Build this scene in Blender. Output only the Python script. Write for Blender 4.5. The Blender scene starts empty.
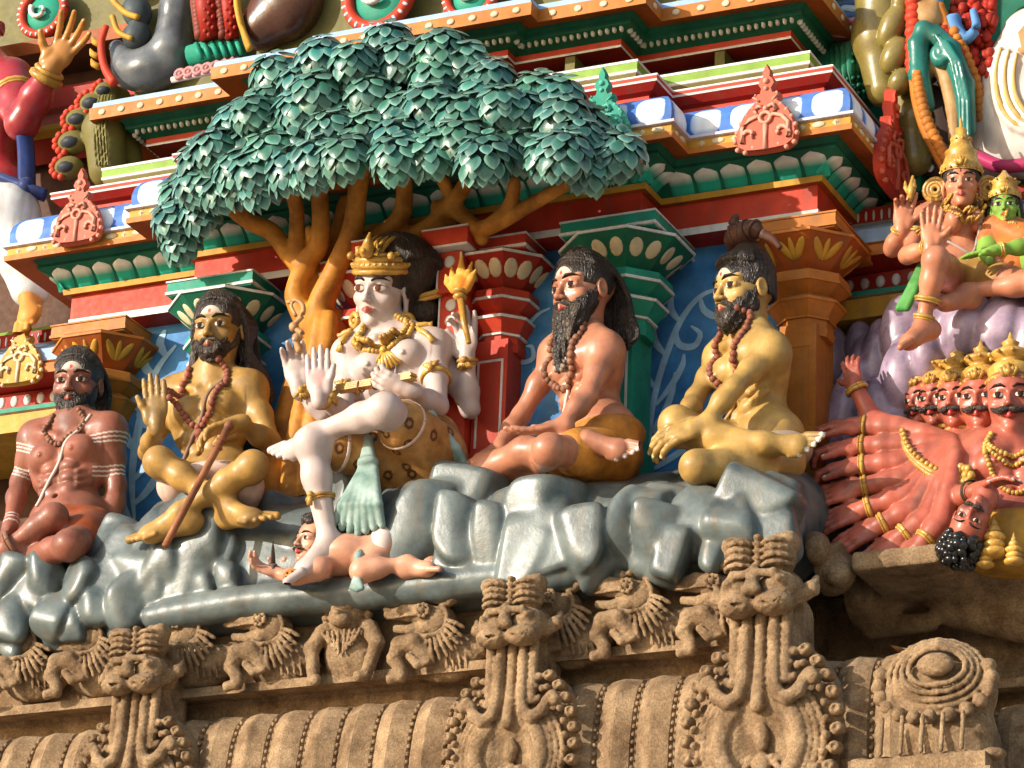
import bpy, math, random, bmesh
import numpy as np
from mathutils import Vector, Matrix
random.seed(7); np.random.seed(7)
PI=math.pi
SC=bpy.context.scene; COL=SC.collection
# ---------------------------------------------------------------- camera
F=3600.0; DIST=12.0; Z0=6.0
_a,_e,_r=math.radians(25.35),math.radians(21.53),math.radians(-2.33)
_d=np.array([-math.sin(_a)*math.cos(_e),math.cos(_a)*math.cos(_e),math.sin(_e)])
_rt=np.array([math.cos(_a),math.sin(_a),0.]);_up=np.cross(_rt,_d)
_c,_s=math.cos(_r),math.sin(_r)
CR=_c*_rt-_s*_up; CU=_s*_rt+_c*_up; CD=_d
CL=np.array([0,0,Z0])-DIST*CD
def Q(px,py,y=0.0):
    """point of the depth plane y that shows at picture point px,py"""
    v=CD+CR*((px-512)/F)+CU*((384-py)/F)
    t=(y-CL[1])/v[1]
    return CL+v*t
def proj(p):
    v=np.asarray(p,float)-CL; z=v@CD
    return 512+F*(v@CR)/z, 384-F*(v@CU)/z
def make_camera():
    cd=bpy.data.cameras.new('camera'); co=bpy.data.objects.new('camera',cd); COL.objects.link(co)
    m=Matrix.Identity(4)
    for i in range(3):
        m[i][0]=CR[i];m[i][1]=CU[i];m[i][2]=-CD[i];m[i][3]=CL[i]
    co.matrix_world=m; cd.sensor_width=36; cd.lens=F/1024*36; cd.clip_end=3000; cd.clip_start=.1
    SC.camera=co
# ---------------------------------------------------------------- materials
_M={}
def srgb(h):
    h=h.lstrip('#'); v=[int(h[i:i+2],16)/255 for i in (0,2,4)]
    return tuple((c/12.92 if c<=.04045 else ((c+.055)/1.055)**2.4) for c in v)
def lin(c): return srgb(c) if isinstance(c,str) else tuple(c)
def paint(name,c,rough=.38,var=.12,dirt=.25,bump=.15,scale=1.0,attr=False,dirtc=(.11,.085,.06),metal=0.0,c2=None,coat=0.0,spec=.4):
    """weathered enamel paint: tint drift, grime blotches, brush bump"""
    if name in _M: return _M[name]
    if coat==0: rough=max(rough,.48); spec=min(spec,.16)
    else: spec=.33
    m=bpy.data.materials.new(name); m.use_nodes=True; nt=m.node_tree; N=nt.nodes; L=nt.links
    b=N['Principled BSDF']; c=lin(c)
    tc=N.new('ShaderNodeTexCoord'); geo=N.new('ShaderNodeNewGeometry')
    def noise(s,det=4,ro=.6):
        n=N.new('ShaderNodeTexNoise'); n.inputs['Scale'].default_value=s; n.inputs['Detail'].default_value=det; n.inputs['Roughness'].default_value=ro
        L.new(geo.outputs['Position'],n.inputs['Vector']); return n
    def mix(fac,A,B,bt='MIX'):
        x=N.new('ShaderNodeMix'); x.data_type='RGBA'; x.blend_type=bt
        for s,v in ((0,fac),(6,A),(7,B)):
            if hasattr(v,'links') or isinstance(v,bpy.types.NodeSocket): L.new(v,x.inputs[s])
            else: x.inputs[s].default_value=v if s==0 else (*v,1)
        return x.outputs[2]
    def ramp(src,a,bb):
        r=N.new('ShaderNodeMapRange'); r.inputs[1].default_value=a; r.inputs[2].default_value=bb; L.new(src,r.inputs[0]); return r.outputs[0]
    base=c
    n1=noise(9*scale,5)
    lo=tuple(x*(1-var*1.6) for x in c); hi=tuple(min(1,x*(1+var)+.01*var) for x in c)
    if c2: hi=lin(c2)
    col=mix(ramp(n1.outputs['Fac'],.3,.7),lo,hi)
    if attr:
        at=N.new('ShaderNodeAttribute'); at.attribute_name='Col'
        col=mix(at.outputs['Alpha'],col,at.outputs['Color'])
    if dirt>0:
        n2=noise(23*scale,8,.7); n3=noise(4*scale,3)
        mm=N.new('ShaderNodeMath'); mm.operation='MULTIPLY'
        L.new(ramp(n2.outputs['Fac'],.52,.72),mm.inputs[0]); L.new(ramp(n3.outputs['Fac'],.35,.65),mm.inputs[1])
        m2=N.new('ShaderNodeMath'); m2.operation='MULTIPLY'; m2.inputs[1].default_value=dirt; L.new(mm.outputs[0],m2.inputs[0])
        col=mix(m2.outputs[0],col,dirtc)
        # worn specks of bare plaster, and dust settled on upward faces
        n7=noise(95*scale,6,.75); m4=N.new('ShaderNodeMath'); m4.operation='MULTIPLY'; m4.inputs[1].default_value=.55 if coat==0 else .3; L.new(ramp(n7.outputs['Fac'],.66,.70),m4.inputs[0])
        m5=N.new('ShaderNodeMath'); m5.operation='MULTIPLY'; L.new(m4.outputs[0],m5.inputs[0]); L.new(ramp(n3.outputs['Fac'],.40,.62),m5.inputs[1]); col=mix(m5.outputs[0],col,tuple(.45*x+.13 for x in c))
        sx=N.new('ShaderNodeSeparateXYZ'); L.new(geo.outputs['Normal'],sx.inputs[0]); m6=N.new('ShaderNodeMath'); m6.operation='MULTIPLY'; L.new(ramp(sx.outputs[2],.45,.95),m6.inputs[0]); L.new(ramp(n2.outputs['Fac'],.35,.62),m6.inputs[1])
        m7=N.new('ShaderNodeMath'); m7.operation='MULTIPLY'; m7.inputs[1].default_value=.42; L.new(m6.outputs[0],m7.inputs[0]); col=mix(m7.outputs[0],col,(.22,.165,.115))
        mp=N.new('ShaderNodeMapping'); mp.inputs['Scale'].default_value=(26,26,2.2); L.new(geo.outputs['Position'],mp.inputs['Vector']); n6=N.new('ShaderNodeTexNoise'); n6.inputs['Scale'].default_value=1; n6.inputs['Detail'].default_value=5; L.new(mp.outputs[0],n6.inputs['Vector'])
        m3=N.new('ShaderNodeMath'); m3.operation='MULTIPLY'; m3.inputs[1].default_value=min(.5,dirt*1.1); L.new(ramp(n6.outputs['Fac'],.5,.78),m3.inputs[0]); col=mix(m3.outputs[0],col,dirtc)
    L.new(col,b.inputs['Base Color'])
    n4=noise(40*scale,3)
    L.new(ramp(n4.outputs['Fac'],0.2,0.8),b.inputs['Roughness'])
    rr=b.inputs['Roughness'].links[0].from_node; rr.inputs[3].default_value=max(.05,rough-.1); rr.inputs[4].default_value=min(1,rough+.14)
    b.inputs['Metallic'].default_value=metal; b.inputs['Specular IOR Level'].default_value=spec
    b.inputs['Coat Weight'].default_value=coat; b.inputs['Coat Roughness'].default_value=.2
    if bump>0:
        bp=N.new('ShaderNodeBump'); bp.inputs['Strength'].default_value=bump; bp.inputs['Distance'].default_value=.004
        n5=noise(70*scale,5,.65); L.new(n5.outputs['Fac'],bp.inputs['Height']); L.new(bp.outputs[0],b.inputs['Normal'])
    _M[name]=m; return m
# ---------------------------------------------------------------- objects
def tag(o,label=None,cat=None,group=None,kind=None):
    if label: o['label']=label
    if cat: o['category']=cat
    if group: o['group']=group
    if kind: o['kind']=kind
    return o
def thing(name,loc,label,cat,group=None):
    o=bpy.data.objects.new(name,None); COL.objects.link(o); o.location=Vector(loc); o.empty_display_size=.1
    bpy.context.view_layer.update()
    return tag(o,label,cat,group)
def adopt(o,parent):
    """parent while keeping the world-space mesh data where it is"""
    if parent is not None:
        o.parent=parent
        p=parent; off=Vector((0,0,0))
        M=Matrix.Identity(4)
        while p is not None:
            M=Matrix.LocRotScale(p.location,p.rotation_euler,p.scale)@M if p.matrix_parent_inverse==Matrix.Identity(4) else Matrix.LocRotScale(p.location,p.rotation_euler,p.scale)@M
            p=p.parent if False else None
        # every thing here is an unrotated Empty or an untransformed mesh
        root=parent
        while root.parent is not None: root=root.parent
        o.location=(0,0,0)
        if parent is root and root.type=='EMPTY':
            o.matrix_parent_inverse=Matrix.Translation(-Vector(root.location))
        elif parent is root: pass
    return o
def link_mesh(name,me,parent=None):
    o=bpy.data.objects.new(name,me); COL.objects.link(o); return adopt(o,parent)
def np_mesh(name,V,Fq,mats,parent=None,smooth=True,col=None,midx=None):
    """V (n,3), Fq (m,4) quads"""
    me=bpy.data.meshes.new(name); V=np.asarray(V,np.float32); Fq=np.asarray(Fq,np.int32); n,k=Fq.shape
    me.vertices.add(len(V)); me.vertices.foreach_set('co',V.ravel())
    me.loops.add(n*k); me.loops.foreach_set('vertex_index',Fq.ravel())
    me.polygons.add(n); me.polygons.foreach_set('loop_start',np.arange(0,n*k,k,dtype=np.int32))
    me.polygons.foreach_set('use_smooth',np.full(n,smooth))
    if midx is not None: me.polygons.foreach_set('material_index',np.asarray(midx,np.int32))
    for m in (mats if isinstance(mats,(list,tuple)) else [mats]): me.materials.append(m)
    me.update(calc_edges=True)
    if col is not None:
        a=me.color_attributes.new('Col','FLOAT_COLOR','POINT'); a.data.foreach_set('color',np.asarray(col,np.float32).ravel())
    me.validate()
    return link_mesh(name,me,parent)
def nrm(v):
    v=np.asarray(v,float); return v/(np.linalg.norm(v)+1e-12)
def frame(t,hint=(0,0,1)):
    t=nrm(t); h=np.asarray(hint,float)
    if abs(t@h)>.95*np.linalg.norm(h): h=np.array([1.,0,0]) if abs(t[0])<.8 else np.array([0,1.,0])
    u=nrm(np.cross(h,t)); return u,np.cross(t,u)
class MB:
    """collects faces (any n-gon) into one mesh"""
    def __init__(s): s.v=[]; s.f=[]; s.m=[]; s.s=[]; s.cur=0; s.sm=False
    def mat(s,i,smooth=None):
        s.cur=i
        if smooth is not None: s.sm=smooth
        return s
    def add(s,vs,fs):
        o=len(s.v); s.v.extend([tuple(map(float,p)) for p in vs])
        for f in fs: s.f.append([i+o for i in f]); s.m.append(s.cur); s.s.append(s.sm)
    def hexa(s,lo,hi):
        """lo, hi: two quads of corners"""
        s.add(list(lo)+list(hi),[(3,2,1,0),(4,5,6,7),(0,1,5,4),(1,2,6,5),(2,3,7,6),(3,0,4,7)])
    def box(s,a,b):
        (x0,y0,z0),(x1,y1,z1)=a,b
        s.hexa([(x0,y0,z0),(x1,y0,z0),(x1,y1,z0),(x0,y1,z0)],[(x0,y0,z1),(x1,y0,z1),(x1,y1,z1),(x0,y1,z1)])
    def tube(s,pts,rad,n=8,caps=True,flat=1.0,hint=(0,0,1)):
        pts=[np.asarray(p,float) for p in pts]; k=len(pts); V=[]
        for i,p in enumerate(pts):
            t=pts[min(i+1,k-1)]-pts[max(i-1,0)]; u,w=frame(t,hint); r=rad[i] if hasattr(rad,'__len__') else rad
            for j in range(n):
                q=2*PI*j/n; V.append(p+r*(math.cos(q)*u+flat*math.sin(q)*w))
        Fs=[(i*n+j,i*n+(j+1)%n,(i+1)*n+(j+1)%n,(i+1)*n+j) for i in range(k-1) for j in range(n)]
        if caps: Fs+= [tuple(range(n-1,-1,-1)),tuple((k-1)*n+j for j in range(n))]
        s.add(V,Fs)
    def ball(s,c,r,n=8,m=6,R=None):
        r=np.array(r if hasattr(r,'__len__') else (r,r,r),float); c=np.asarray(c,float); V=[]
        for i in range(1,m):
            for j in range(n):
                a=PI*i/m; q=2*PI*j/n; V.append(np.array([math.sin(a)*math.cos(q),math.sin(a)*math.sin(q),math.cos(a)])*r)
        V+= [np.array([0,0,r[2]]),np.array([0,0,-r[2]])]
        if R is not None: V=[R@v for v in V]
        T=len(V)-2; Fs=[]
        for i in range(m-2):
            for j in range(n): Fs.append((i*n+j,(i+1)*n+j,(i+1)*n+(j+1)%n,i*n+(j+1)%n))
        for j in range(n):
            Fs.append((T,j,(j+1)%n)); Fs.append((T+1,(m-2)*n+(j+1)%n,(m-2)*n+j))
        s.add([c+v for v in V],Fs)
    def ring(s,c,ax,R,r,n=20,m=6,hint=(0,0,1),arc=(0,2*PI)):
        u,w=frame(ax,hint); full=arc[1]-arc[0]>6.28
        k=n if full else n+1
        pts=[np.asarray(c)+R*(math.cos(q)*u+math.sin(q)*w) for q in [arc[0]+(arc[1]-arc[0])*i/n for i in range(k)]]
        if full: pts=pts+[pts[0]]
        s.tube(pts,r,m,caps=not full,hint=ax)
    def build(s,name,mats,parent=None):
        me=bpy.data.meshes.new(name); me.from_pydata(s.v,[],s.f)
        for m in (mats if isinstance(mats,(list,tuple)) else [mats]): me.materials.append(m)
        me.polygons.foreach_set('material_index',s.m); me.polygons.foreach_set('use_smooth',s.s); me.update()
        return link_mesh(name,me,parent)
def catmull(P,n=6):
    P=[np.asarray(p,float) for p in P]; P=[2*P[0]-P[1]]+P+[2*P[-1]-P[-2]]; out=[]
    for i in range(1,len(P)-2):
        for j in range(n):
            t=j/n; a,b,c,d=P[i-1:i+3]
            out.append(.5*((2*b)+(c-a)*t+(2*a-5*b+4*c-d)*t*t+(3*b-a-3*c+d)*t**3))
    out.append(P[-2]); return out
# ---------------------------------------------------------------- signed-distance sculpting
class Vol:
    def __init__(s,lo,hi,h):
        s.lo=np.asarray(lo,np.float32)-2*h; s.h=h; s.n=np.ceil((np.asarray(hi)+2*h-s.lo)/h).astype(int)+1
        s.d=np.full(s.n,1.0,np.float32)
        s.ax=[(s.lo[i]+h*np.arange(s.n[i])).astype(np.float32) for i in range(3)]
    def sl(s,lo,hi,m):
        r=[]
        for i in range(3):
            a=max(0,int((lo[i]-m-s.lo[i])/s.h)); b=min(s.n[i],int((hi[i]+m-s.lo[i])/s.h)+2)
            if b<=a: return None
            r.append(slice(a,b))
        return tuple(r)
    def op(s,f,lo,hi,k=.012,cut=False):
        q=s.sl(lo,hi,k+3*s.h)
        if q is None: return
        X=s.ax[0][q[0]][:,None,None]; Y=s.ax[1][q[1]][None,:,None]; Z=s.ax[2][q[2]][None,None,:]
        b=f(X,Y,Z); a=s.d[q]
        if cut:
            b=-b; h=np.maximum(k-np.abs(a-b),0)/k if k>0 else 0; s.d[q]=np.maximum(a,b)+h*h*k*.25
        else:
            h=np.maximum(k-np.abs(a-b),0)/k if k>0 else 0; s.d[q]=np.minimum(a,b)-h*h*k*.25
    def cone(s,a,b,ra,rb=None,k=.012,cut=False):
        a=np.asarray(a,np.float32); b=np.asarray(b,np.float32); rb=ra if rb is None else rb
        ba=b-a; L=float(ba@ba)+1e-12; R=max(ra,rb)
        def f(X,Y,Z):
            x=X-a[0];y=Y-a[1];z=Z-a[2]
            t=np.clip((x*ba[0]+y*ba[1]+z*ba[2])/L,0,1)
            return np.sqrt((x-t*ba[0])**2+(y-t*ba[1])**2+(z-t*ba[2])**2)-(ra+t*(rb-ra))
        s.op(f,np.minimum(a,b)-R,np.maximum(a,b)+R,k,cut)
    def chain(s,pts,rad,k=.012,cut=False):
        n=len(pts)
        for i in range(n-1):
            ra=rad[i] if hasattr(rad,'__len__') else rad; rb=rad[i+1] if hasattr(rad,'__len__') else rad
            s.cone(pts[i],pts[i+1],ra,rb,k,cut)
    def ell(s,c,r,R=None,k=.012,cut=False):
        c=np.asarray(c,np.float32); r=np.asarray(r,np.float32)
        if R is None: R=np.eye(3)
        R=np.asarray(R,np.float32)   # columns: local axes
        e=np.sqrt(((R*r[None,:])**2).sum(1))
        def f(X,Y,Z):
            x=X-c[0];y=Y-c[1];z=Z-c[2]
            l=[(x*R[0,i]+y*R[1,i]+z*R[2,i]) for i in range(3)]
            k0=np.sqrt(sum((l[i]/r[i])**2 for i in range(3))); k1=np.sqrt(sum((l[i]/r[i]**2)**2 for i in range(3)))+1e-6
            return k0*(k0-1)/k1
        s.op(f,c-e,c+e,k,cut)
    def poly(s,c,planes,rad,k=.01,sm=.02):
        """rounded convex lump: planes = list of (normal, offset)"""
        c=np.asarray(c,np.float32)
        def f(X,Y,Z):
            x=X-c[0];y=Y-c[1];z=Z-c[2]; d=None
            for n,o in planes:
                e=x*np.float32(n[0])+y*np.float32(n[1])+z*np.float32(n[2])-np.float32(o)
                if d is None: d=e
                else:
                    h=np.maximum(sm-np.abs(d-e),0)/sm; d=np.maximum(d,e)+h*h*sm*.25
            return d
        s.op(f,c-rad,c+rad,k)
    def verts(s):
        d=s.d; h=s.h; S=d<0; nx,ny,nz=d.shape
        def corner(A,i,j,k): return A[i:nx-1+i,j:ny-1+j,k:nz-1+k]
        cnt=np.zeros((nx-1,ny-1,nz-1),np.uint8)
        for i in (0,1):
            for j in (0,1):
                for k in (0,1): cnt+=corner(S,i,j,k)
        act=(cnt>0)&(cnt<8); I=np.argwhere(act); idx=np.full(act.shape,-1,np.int32); idx[act]=np.arange(len(I))
        acc=np.zeros((len(I),3),np.float32); num=np.zeros(len(I),np.float32)
        cs=[(i,j,k) for i in (0,1) for j in (0,1) for k in (0,1)]
        val={c:d[I[:,0]+c[0],I[:,1]+c[1],I[:,2]+c[2]] for c in cs}
        for c in cs:
            for ax in range(3):
                if c[ax]==0:
                    e=list(c); e[ax]=1; e=tuple(e); a,b=val[c],val[e]; m=(a<0)!=(b<0)
                    t=np.where(m,a/np.where(m,a-b,1),0); p=np.tile(np.array(c,np.float32),(len(I),1)); p[:,ax]=t
                    acc+=p*m[:,None]; num+=m
        V=(I+acc/num[:,None])*h+s.lo
        Q4=[]
        for ax in range(3):
            sl0=[slice(1,-1)]*3; A=S; n=d.shape
            o=[k for k in range(3) if k!=ax]
            a=[slice(None)]*3; a[ax]=slice(0,n[ax]-1); b=[slice(None)]*3; b[ax]=slice(1,n[ax])
            for k in o: a[k]=slice(1,n[k]-1); b[k]=slice(1,n[k]-1)
            m=A[tuple(a)]!=A[tuple(b)]; E=np.argwhere(m); flip=A[tuple(a)][m]
            for k in o: E[:,k]+=1
            def cell(du,dv):
                c=E.copy(); c[:,o[0]]-=du; c[:,o[1]]-=dv; return idx[c[:,0],c[:,1],c[:,2]]
            q=np.stack([cell(1,1),cell(0,1),cell(0,0),cell(1,0)],1)
            if ax==1: flip=~flip
            q[~flip]=q[~flip][:,::-1]; Q4.append(q)
        Q4=np.concatenate(Q4); Q4=Q4[(Q4>=0).all(1)]
        return V,Q4
    def weather(s,amp=.0011,f=150):
        X=s.ax[0][:,None,None]*f;Y=s.ax[1][None,:,None]*f;Z=s.ax[2][None,None,:]*f
        s.d+=amp*(np.sin(X+1.7*np.sin(Y*.9+Z*.6))*np.sin(Y*1.1+1.3*np.sin(Z*1.2))+np.sin(Z*1.9+X*.7+np.sin(X*2.1+Y)))*.7
    def mesh(s,name,mats,parent=None,colf=None,keep=False):
        if name in ('gable_bracket','lion_face','niche_figure','carved_beast','carved_lion','shell_bracket','recess_carving'): s.weather()
        V,Fq=s.verts(); col=colf(V) if colf else None
        o=np_mesh(name,V,Fq,mats,parent,True,col)
        if not keep: s.d=None
        return o
def rot_axes(yaw=0,pitch=0,roll=0):
    """local axes of a head: yaw about z (positive turns the face towards -x... picture left), pitch positive nods down, roll tilts"""
    cy,sy=math.cos(yaw),math.sin(yaw); cp,sp=math.cos(pitch),math.sin(pitch); cr,sr=math.cos(roll),math.sin(roll)
    Rz=np.array([[cy,sy,0],[-sy,cy,0],[0,0,1]]); Rx=np.array([[1,0,0],[0,cp,-sp],[0,sp,cp]]); Ry=np.array([[cr,0,sr],[0,1,0],[-sr,0,cr]])
    return Rz@Rx@Ry
# ================================================================ palette
RED=lambda:paint('red_paint',(.52,.048,.022),.4,.14,.3)
DRED=lambda:paint('deep_red_paint',(.33,.020,.010),.4,.14,.3)
PINKR=lambda:paint('salmon_paint',(.52,.105,.06),.42,.14,.3)
KRL=lambda:paint('scroll_salmon_paint',(.62,.27,.19),.42,.14,.3)
ORA=lambda:paint('orange_paint',(.46,.155,.024),.42,.16,.35)
DORA=lambda:paint('burnt_orange_paint',(.33,.075,.012),.4,.18,.35)
YEL=lambda:paint('yellow_paint',(.52,.275,.035),.42,.14,.35)
CREAM=lambda:paint('cream_paint',(.66,.55,.36),.45,.08,.35)
WHITE=lambda:paint('white_paint',(.66,.64,.60),.45,.06,.35)
GRN=lambda:paint('green_paint',(.012,.13,.075),.34,.2,.2)
TEAL=lambda:paint('teal_paint',(.02,.27,.18),.34,.16,.25)
LGRN=lambda:paint('leaf_green_paint',(.20,.34,.045),.42,.14,.3)
BLUE=lambda:paint('blue_paint',(.06,.17,.50),.36,.2,.3)
DBLUE=lambda:paint('wall_blue_paint',(.040,.185,.47),.5,.22,.25,c2=(.075,.27,.57))
LBLUE=lambda:paint('pale_blue_paint',(.30,.45,.68),.38,.12,.3)
OLIVE=lambda:paint('olive_paint',(.15,.13,.035),.4,.16,.3)
MARBLE=lambda:paint('grey_enamel_paint',(.16,.18,.20),.26,.2,.2)
PETAL=lambda:paint('petal_paint',(.02,.27,.18),.36,.14,.2,attr=True)
CART=lambda:paint('cartouche_paint',(.08,.22,.55),.36,.14,.2,attr=True)
TEALV=(.02,.36,.25,1);WHV=(.74,.72,.70,1)
# ================================================================ sweeps
class Path:
    def __init__(s,pts):
        s.p=[np.array(q,float) for q in pts]; s.dir=[nrm(s.p[i+1]-s.p[i]) for i in range(len(s.p)-1)]
        s.nr=[np.array([d[1],-d[0]]) for d in s.dir]
    def corner(s,i,o):
        if i==0: return s.p[0]+o*s.nr[0]
        if i==len(s.p)-1: return s.p[-1]+o*s.nr[-1]
        a,b=s.nr[i-1],s.nr[i]
        return s.p[i]+o*(a+b) if abs(a@b)<.9 else s.p[i]+o*a
    def at(s,seg,d,o,z):
        """d: metres from the middle of the segment's wall line"""
        m=(s.p[seg]+s.p[seg+1])/2+s.dir[seg]*d+s.nr[seg]*o
        return np.array([m[0],m[1],z])
    def sweep(s,name,prof,mats,parent,midx=None,smooth=False):
        mb=MB(); mb.sm=smooth; n=len(s.p); V=[];Fs=[]
        for i in range(n):
            for o,z in prof:
                c=s.corner(i,o); V.append((c[0],c[1],z))
        k=len(prof)
        mb.add(V,[])
        for i in range(n-1):
            for j in range(k-1):
                mb.f.append([i*k+j,(i+1)*k+j,(i+1)*k+j+1,i*k+j+1]); mb.m.append(midx[j] if midx else 0); mb.s.append(smooth)
        return mb.build(name,mats,parent)
    def spots(s,sp,o=0.0,segs=None,margin=.0):
        for g in range(len(s.dir)):
            if segs is not None and g not in segs: continue
            a,b=s.corner(g,o),s.corner(g+1,o); m=(s.p[g]+s.p[g+1])/2
            da,db=(a-m)@s.dir[g],(b-m)@s.dir[g]; L=db-da-2*margin
            n=int(round(L/sp))
            if n<1: continue
            for j in range(n): yield g,da+margin+(j+.5)*L/n,L/n,j
class CM:
    """coloured quad-grid collector"""
    def __init__(s): s.V=[];s.F=[];s.C=[];s.n=0
    def grid(s,P,C):
        a,b=P.shape[:2]; s.V.append(P.reshape(-1,3)); s.C.append(C.reshape(-1,4))
        i=np.arange(a-1)[:,None]; j=np.arange(b-1)[None,:]; q=i*b+j
        s.F.append(np.stack([q,q+1,q+b+1,q+b],-1).reshape(-1,4)+s.n); s.n+=a*b
    def build(s,name,mat,parent=None,smooth=True):
        return np_mesh(name,np.concatenate(s.V),np.concatenate(s.F),mat,parent,smooth,np.concatenate(s.C))
def profpt(prof,t):
    P=np.array(prof,float); L=np.r_[0,np.cumsum(np.linalg.norm(np.diff(P,axis=0),axis=1))]; L/=L[-1]
    return np.interp(t,L,P[:,0]),np.interp(t,L,P[:,1])
def patch(cm,path,seg,d,hw,prof,wf,lift,colf,nu=8,nt=10):
    """domed ornament lying on a swept moulding"""
    t=np.linspace(0,1,nt); u=np.linspace(-1,1,nu); P=np.zeros((nt,nu,3)); C=np.zeros((nt,nu,4))
    for i,tt in enumerate(t):
        o,z=profpt(prof,tt); o2,z2=profpt(prof,min(1,tt+.02)); o1,z1=profpt(prof,max(0,tt-.02)); g=nrm((o2-o1,z2-z1)); nn=(g[1],-g[0])
        for j,uu in enumerate(u):
            l=lift*min(1,2.2*(1-uu*uu))*min(1,6*tt*(1-tt)+.15)-(.002 if abs(uu)==1 else 0)
            P[i,j]=path.at(seg,d+uu*hw*wf(tt),o+nn[0]*l,z+nn[1]*l); C[i,j]=colf(tt,uu)
    cm.grid(P,C)
TR,STX=.455,.14
XL0,XL1,XR1,XR0=-1.60,-1.02,.455,1.015
WING=.62
PT=Path([(-3.6,WING),(XL0,WING),(XL0,0),(XL1,0),(XL1,-STX),(XR1,-STX),(XR1,0),(XR0,0),(XR0,WING),(3.2,WING)])
XI0,XI1=-.60,.06
PU=Path([(-3.6,WING+.1),(XL0,WING+.1),(XL0,0),(XL1,0),(XL1,-STX),(XI0,-STX),(XI0,-STX-.06),(XI1,-STX-.06),(XI1,-STX),(XR1,-STX),(XR1,0),(XR0,0),(XR0,WING+.1),(3.2,WING+.1)])
PB=Path(PT.p[1:-1]); PUB=Path(PU.p[1:-1])       # the bays without the wings
def ogee(t): return (1-.10*(1-t))*(1 if t<.72 else max(.02,(1-((t-.72)/.28)**1.8)))
def kudu(name,c,s,mats,parent,label=None,ax=(1,0,0),out=(0,-1,0),tall=1.0):
    """scrolled gable ornament: plate, two spirals, ring, finial and scalloped rim"""
    X=np.array(ax,float);O=np.array(out,float);Zv=np.array([0,0,1.]); c=np.asarray(c,float)
    def W(x,z,o=0): return c+s*(x*X+z*Zv*tall)+s*o*O
    half=[(0,-.50),(.17,-.495),(.33,-.48),(.45,-.40),(.48,-.24),(.44,-.08),(.38,.08),(.29,.2),(.18,.3),(.22,.36),(.2,.43),(.10,.44),(.08,.52),(.13,.6),(.10,.68),(.05,.72),(.06,.80),(.0,.92)]
    ol=half+[(-x,z) for x,z in half[-2:0:-1]]
    mb=MB(); n=len(ol)
    rim=[W(x*.94,z*.96+.005,.10) for x,z in ol]; mid=[W(x,z,.06) for x,z in ol]; back=[W(x,z,-.04) for x,z in ol]
    o=len(mb.v); mb.mat(0,True); mb.add(rim+mid+back,[])
    for k in (0,n):
        for i in range(n): mb.f.append([o+k+i,o+k+(i+1)%n,o+k+n+(i+1)%n,o+k+n+i]); mb.m.append(0); mb.s.append(True)
    tri=[]
    half_n=len(half)
    for i in range(half_n-1):                                  # strips across the plate
        a,b=i,i+1; a2=(n-i)%n; b2=(n-i-1)%n
        f=[a,b,b2,a2]; f=[q for k,q in enumerate(f) if q not in f[:k]]
        if len(f)>2: mb.f.append([o+q for q in f]); mb.m.append(0); mb.s.append(False)
    mb.mat(1,True)
    for sg in (1,-1):
        sp=[W(sg*(.235+(.17-.0165*k)*math.cos(k*.55-1.2)),-.25+(.17-.0165*k)*math.sin(k*.55-1.2),.12) for k in range(1,10)]
        sp=[W(sg*.05,-.02,.1),W(sg*.12,.06,.12),W(sg*.25,.02,.12),W(sg*.36,-.1,.12)]+sp
        mb.tube(sp,[s*.034]*4+[s*.036]*9,7)
        mb.tube([W(sg*.04,.2,.11),W(sg*.12,.22,.13),W(sg*.17,.14,.12),W(sg*.13,.08,.12)],s*.03,7)
        mb.tube([W(sg*.1,.3,.1),W(sg*.2,.37,.11),W(sg*.16,.42,.1)],s*.022,6)
        for k in range(9):                                     # scallops on the rim
            q=[(.2,-.42),(.32,-.48),(.44,-.42),(.48,-.28),(.45,-.14),(.39,0),(.31,.12),(.22,.22),(.14,.30)][k]
            mb.ball(W(sg*q[0],q[1],.07),s*.042,7,5)
    mb.ring(W(0,.02,.12),O,s*.085,s*.03,14,7); mb.ball(W(0,.17,.11),s*.045,8,6); mb.ball(W(0,.62,.1),s*.05,8,6); mb.ball(W(0,.5,.1),s*.04,8,6)
    mb.tube([W(0,-.08,.1),W(0,-.3,.12),W(0,-.48,.1)],[s*.045,s*.028,s*.045],7)
    ob=mb.build(name,mats,parent)
    if label: ob['label']=label
    return ob
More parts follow.
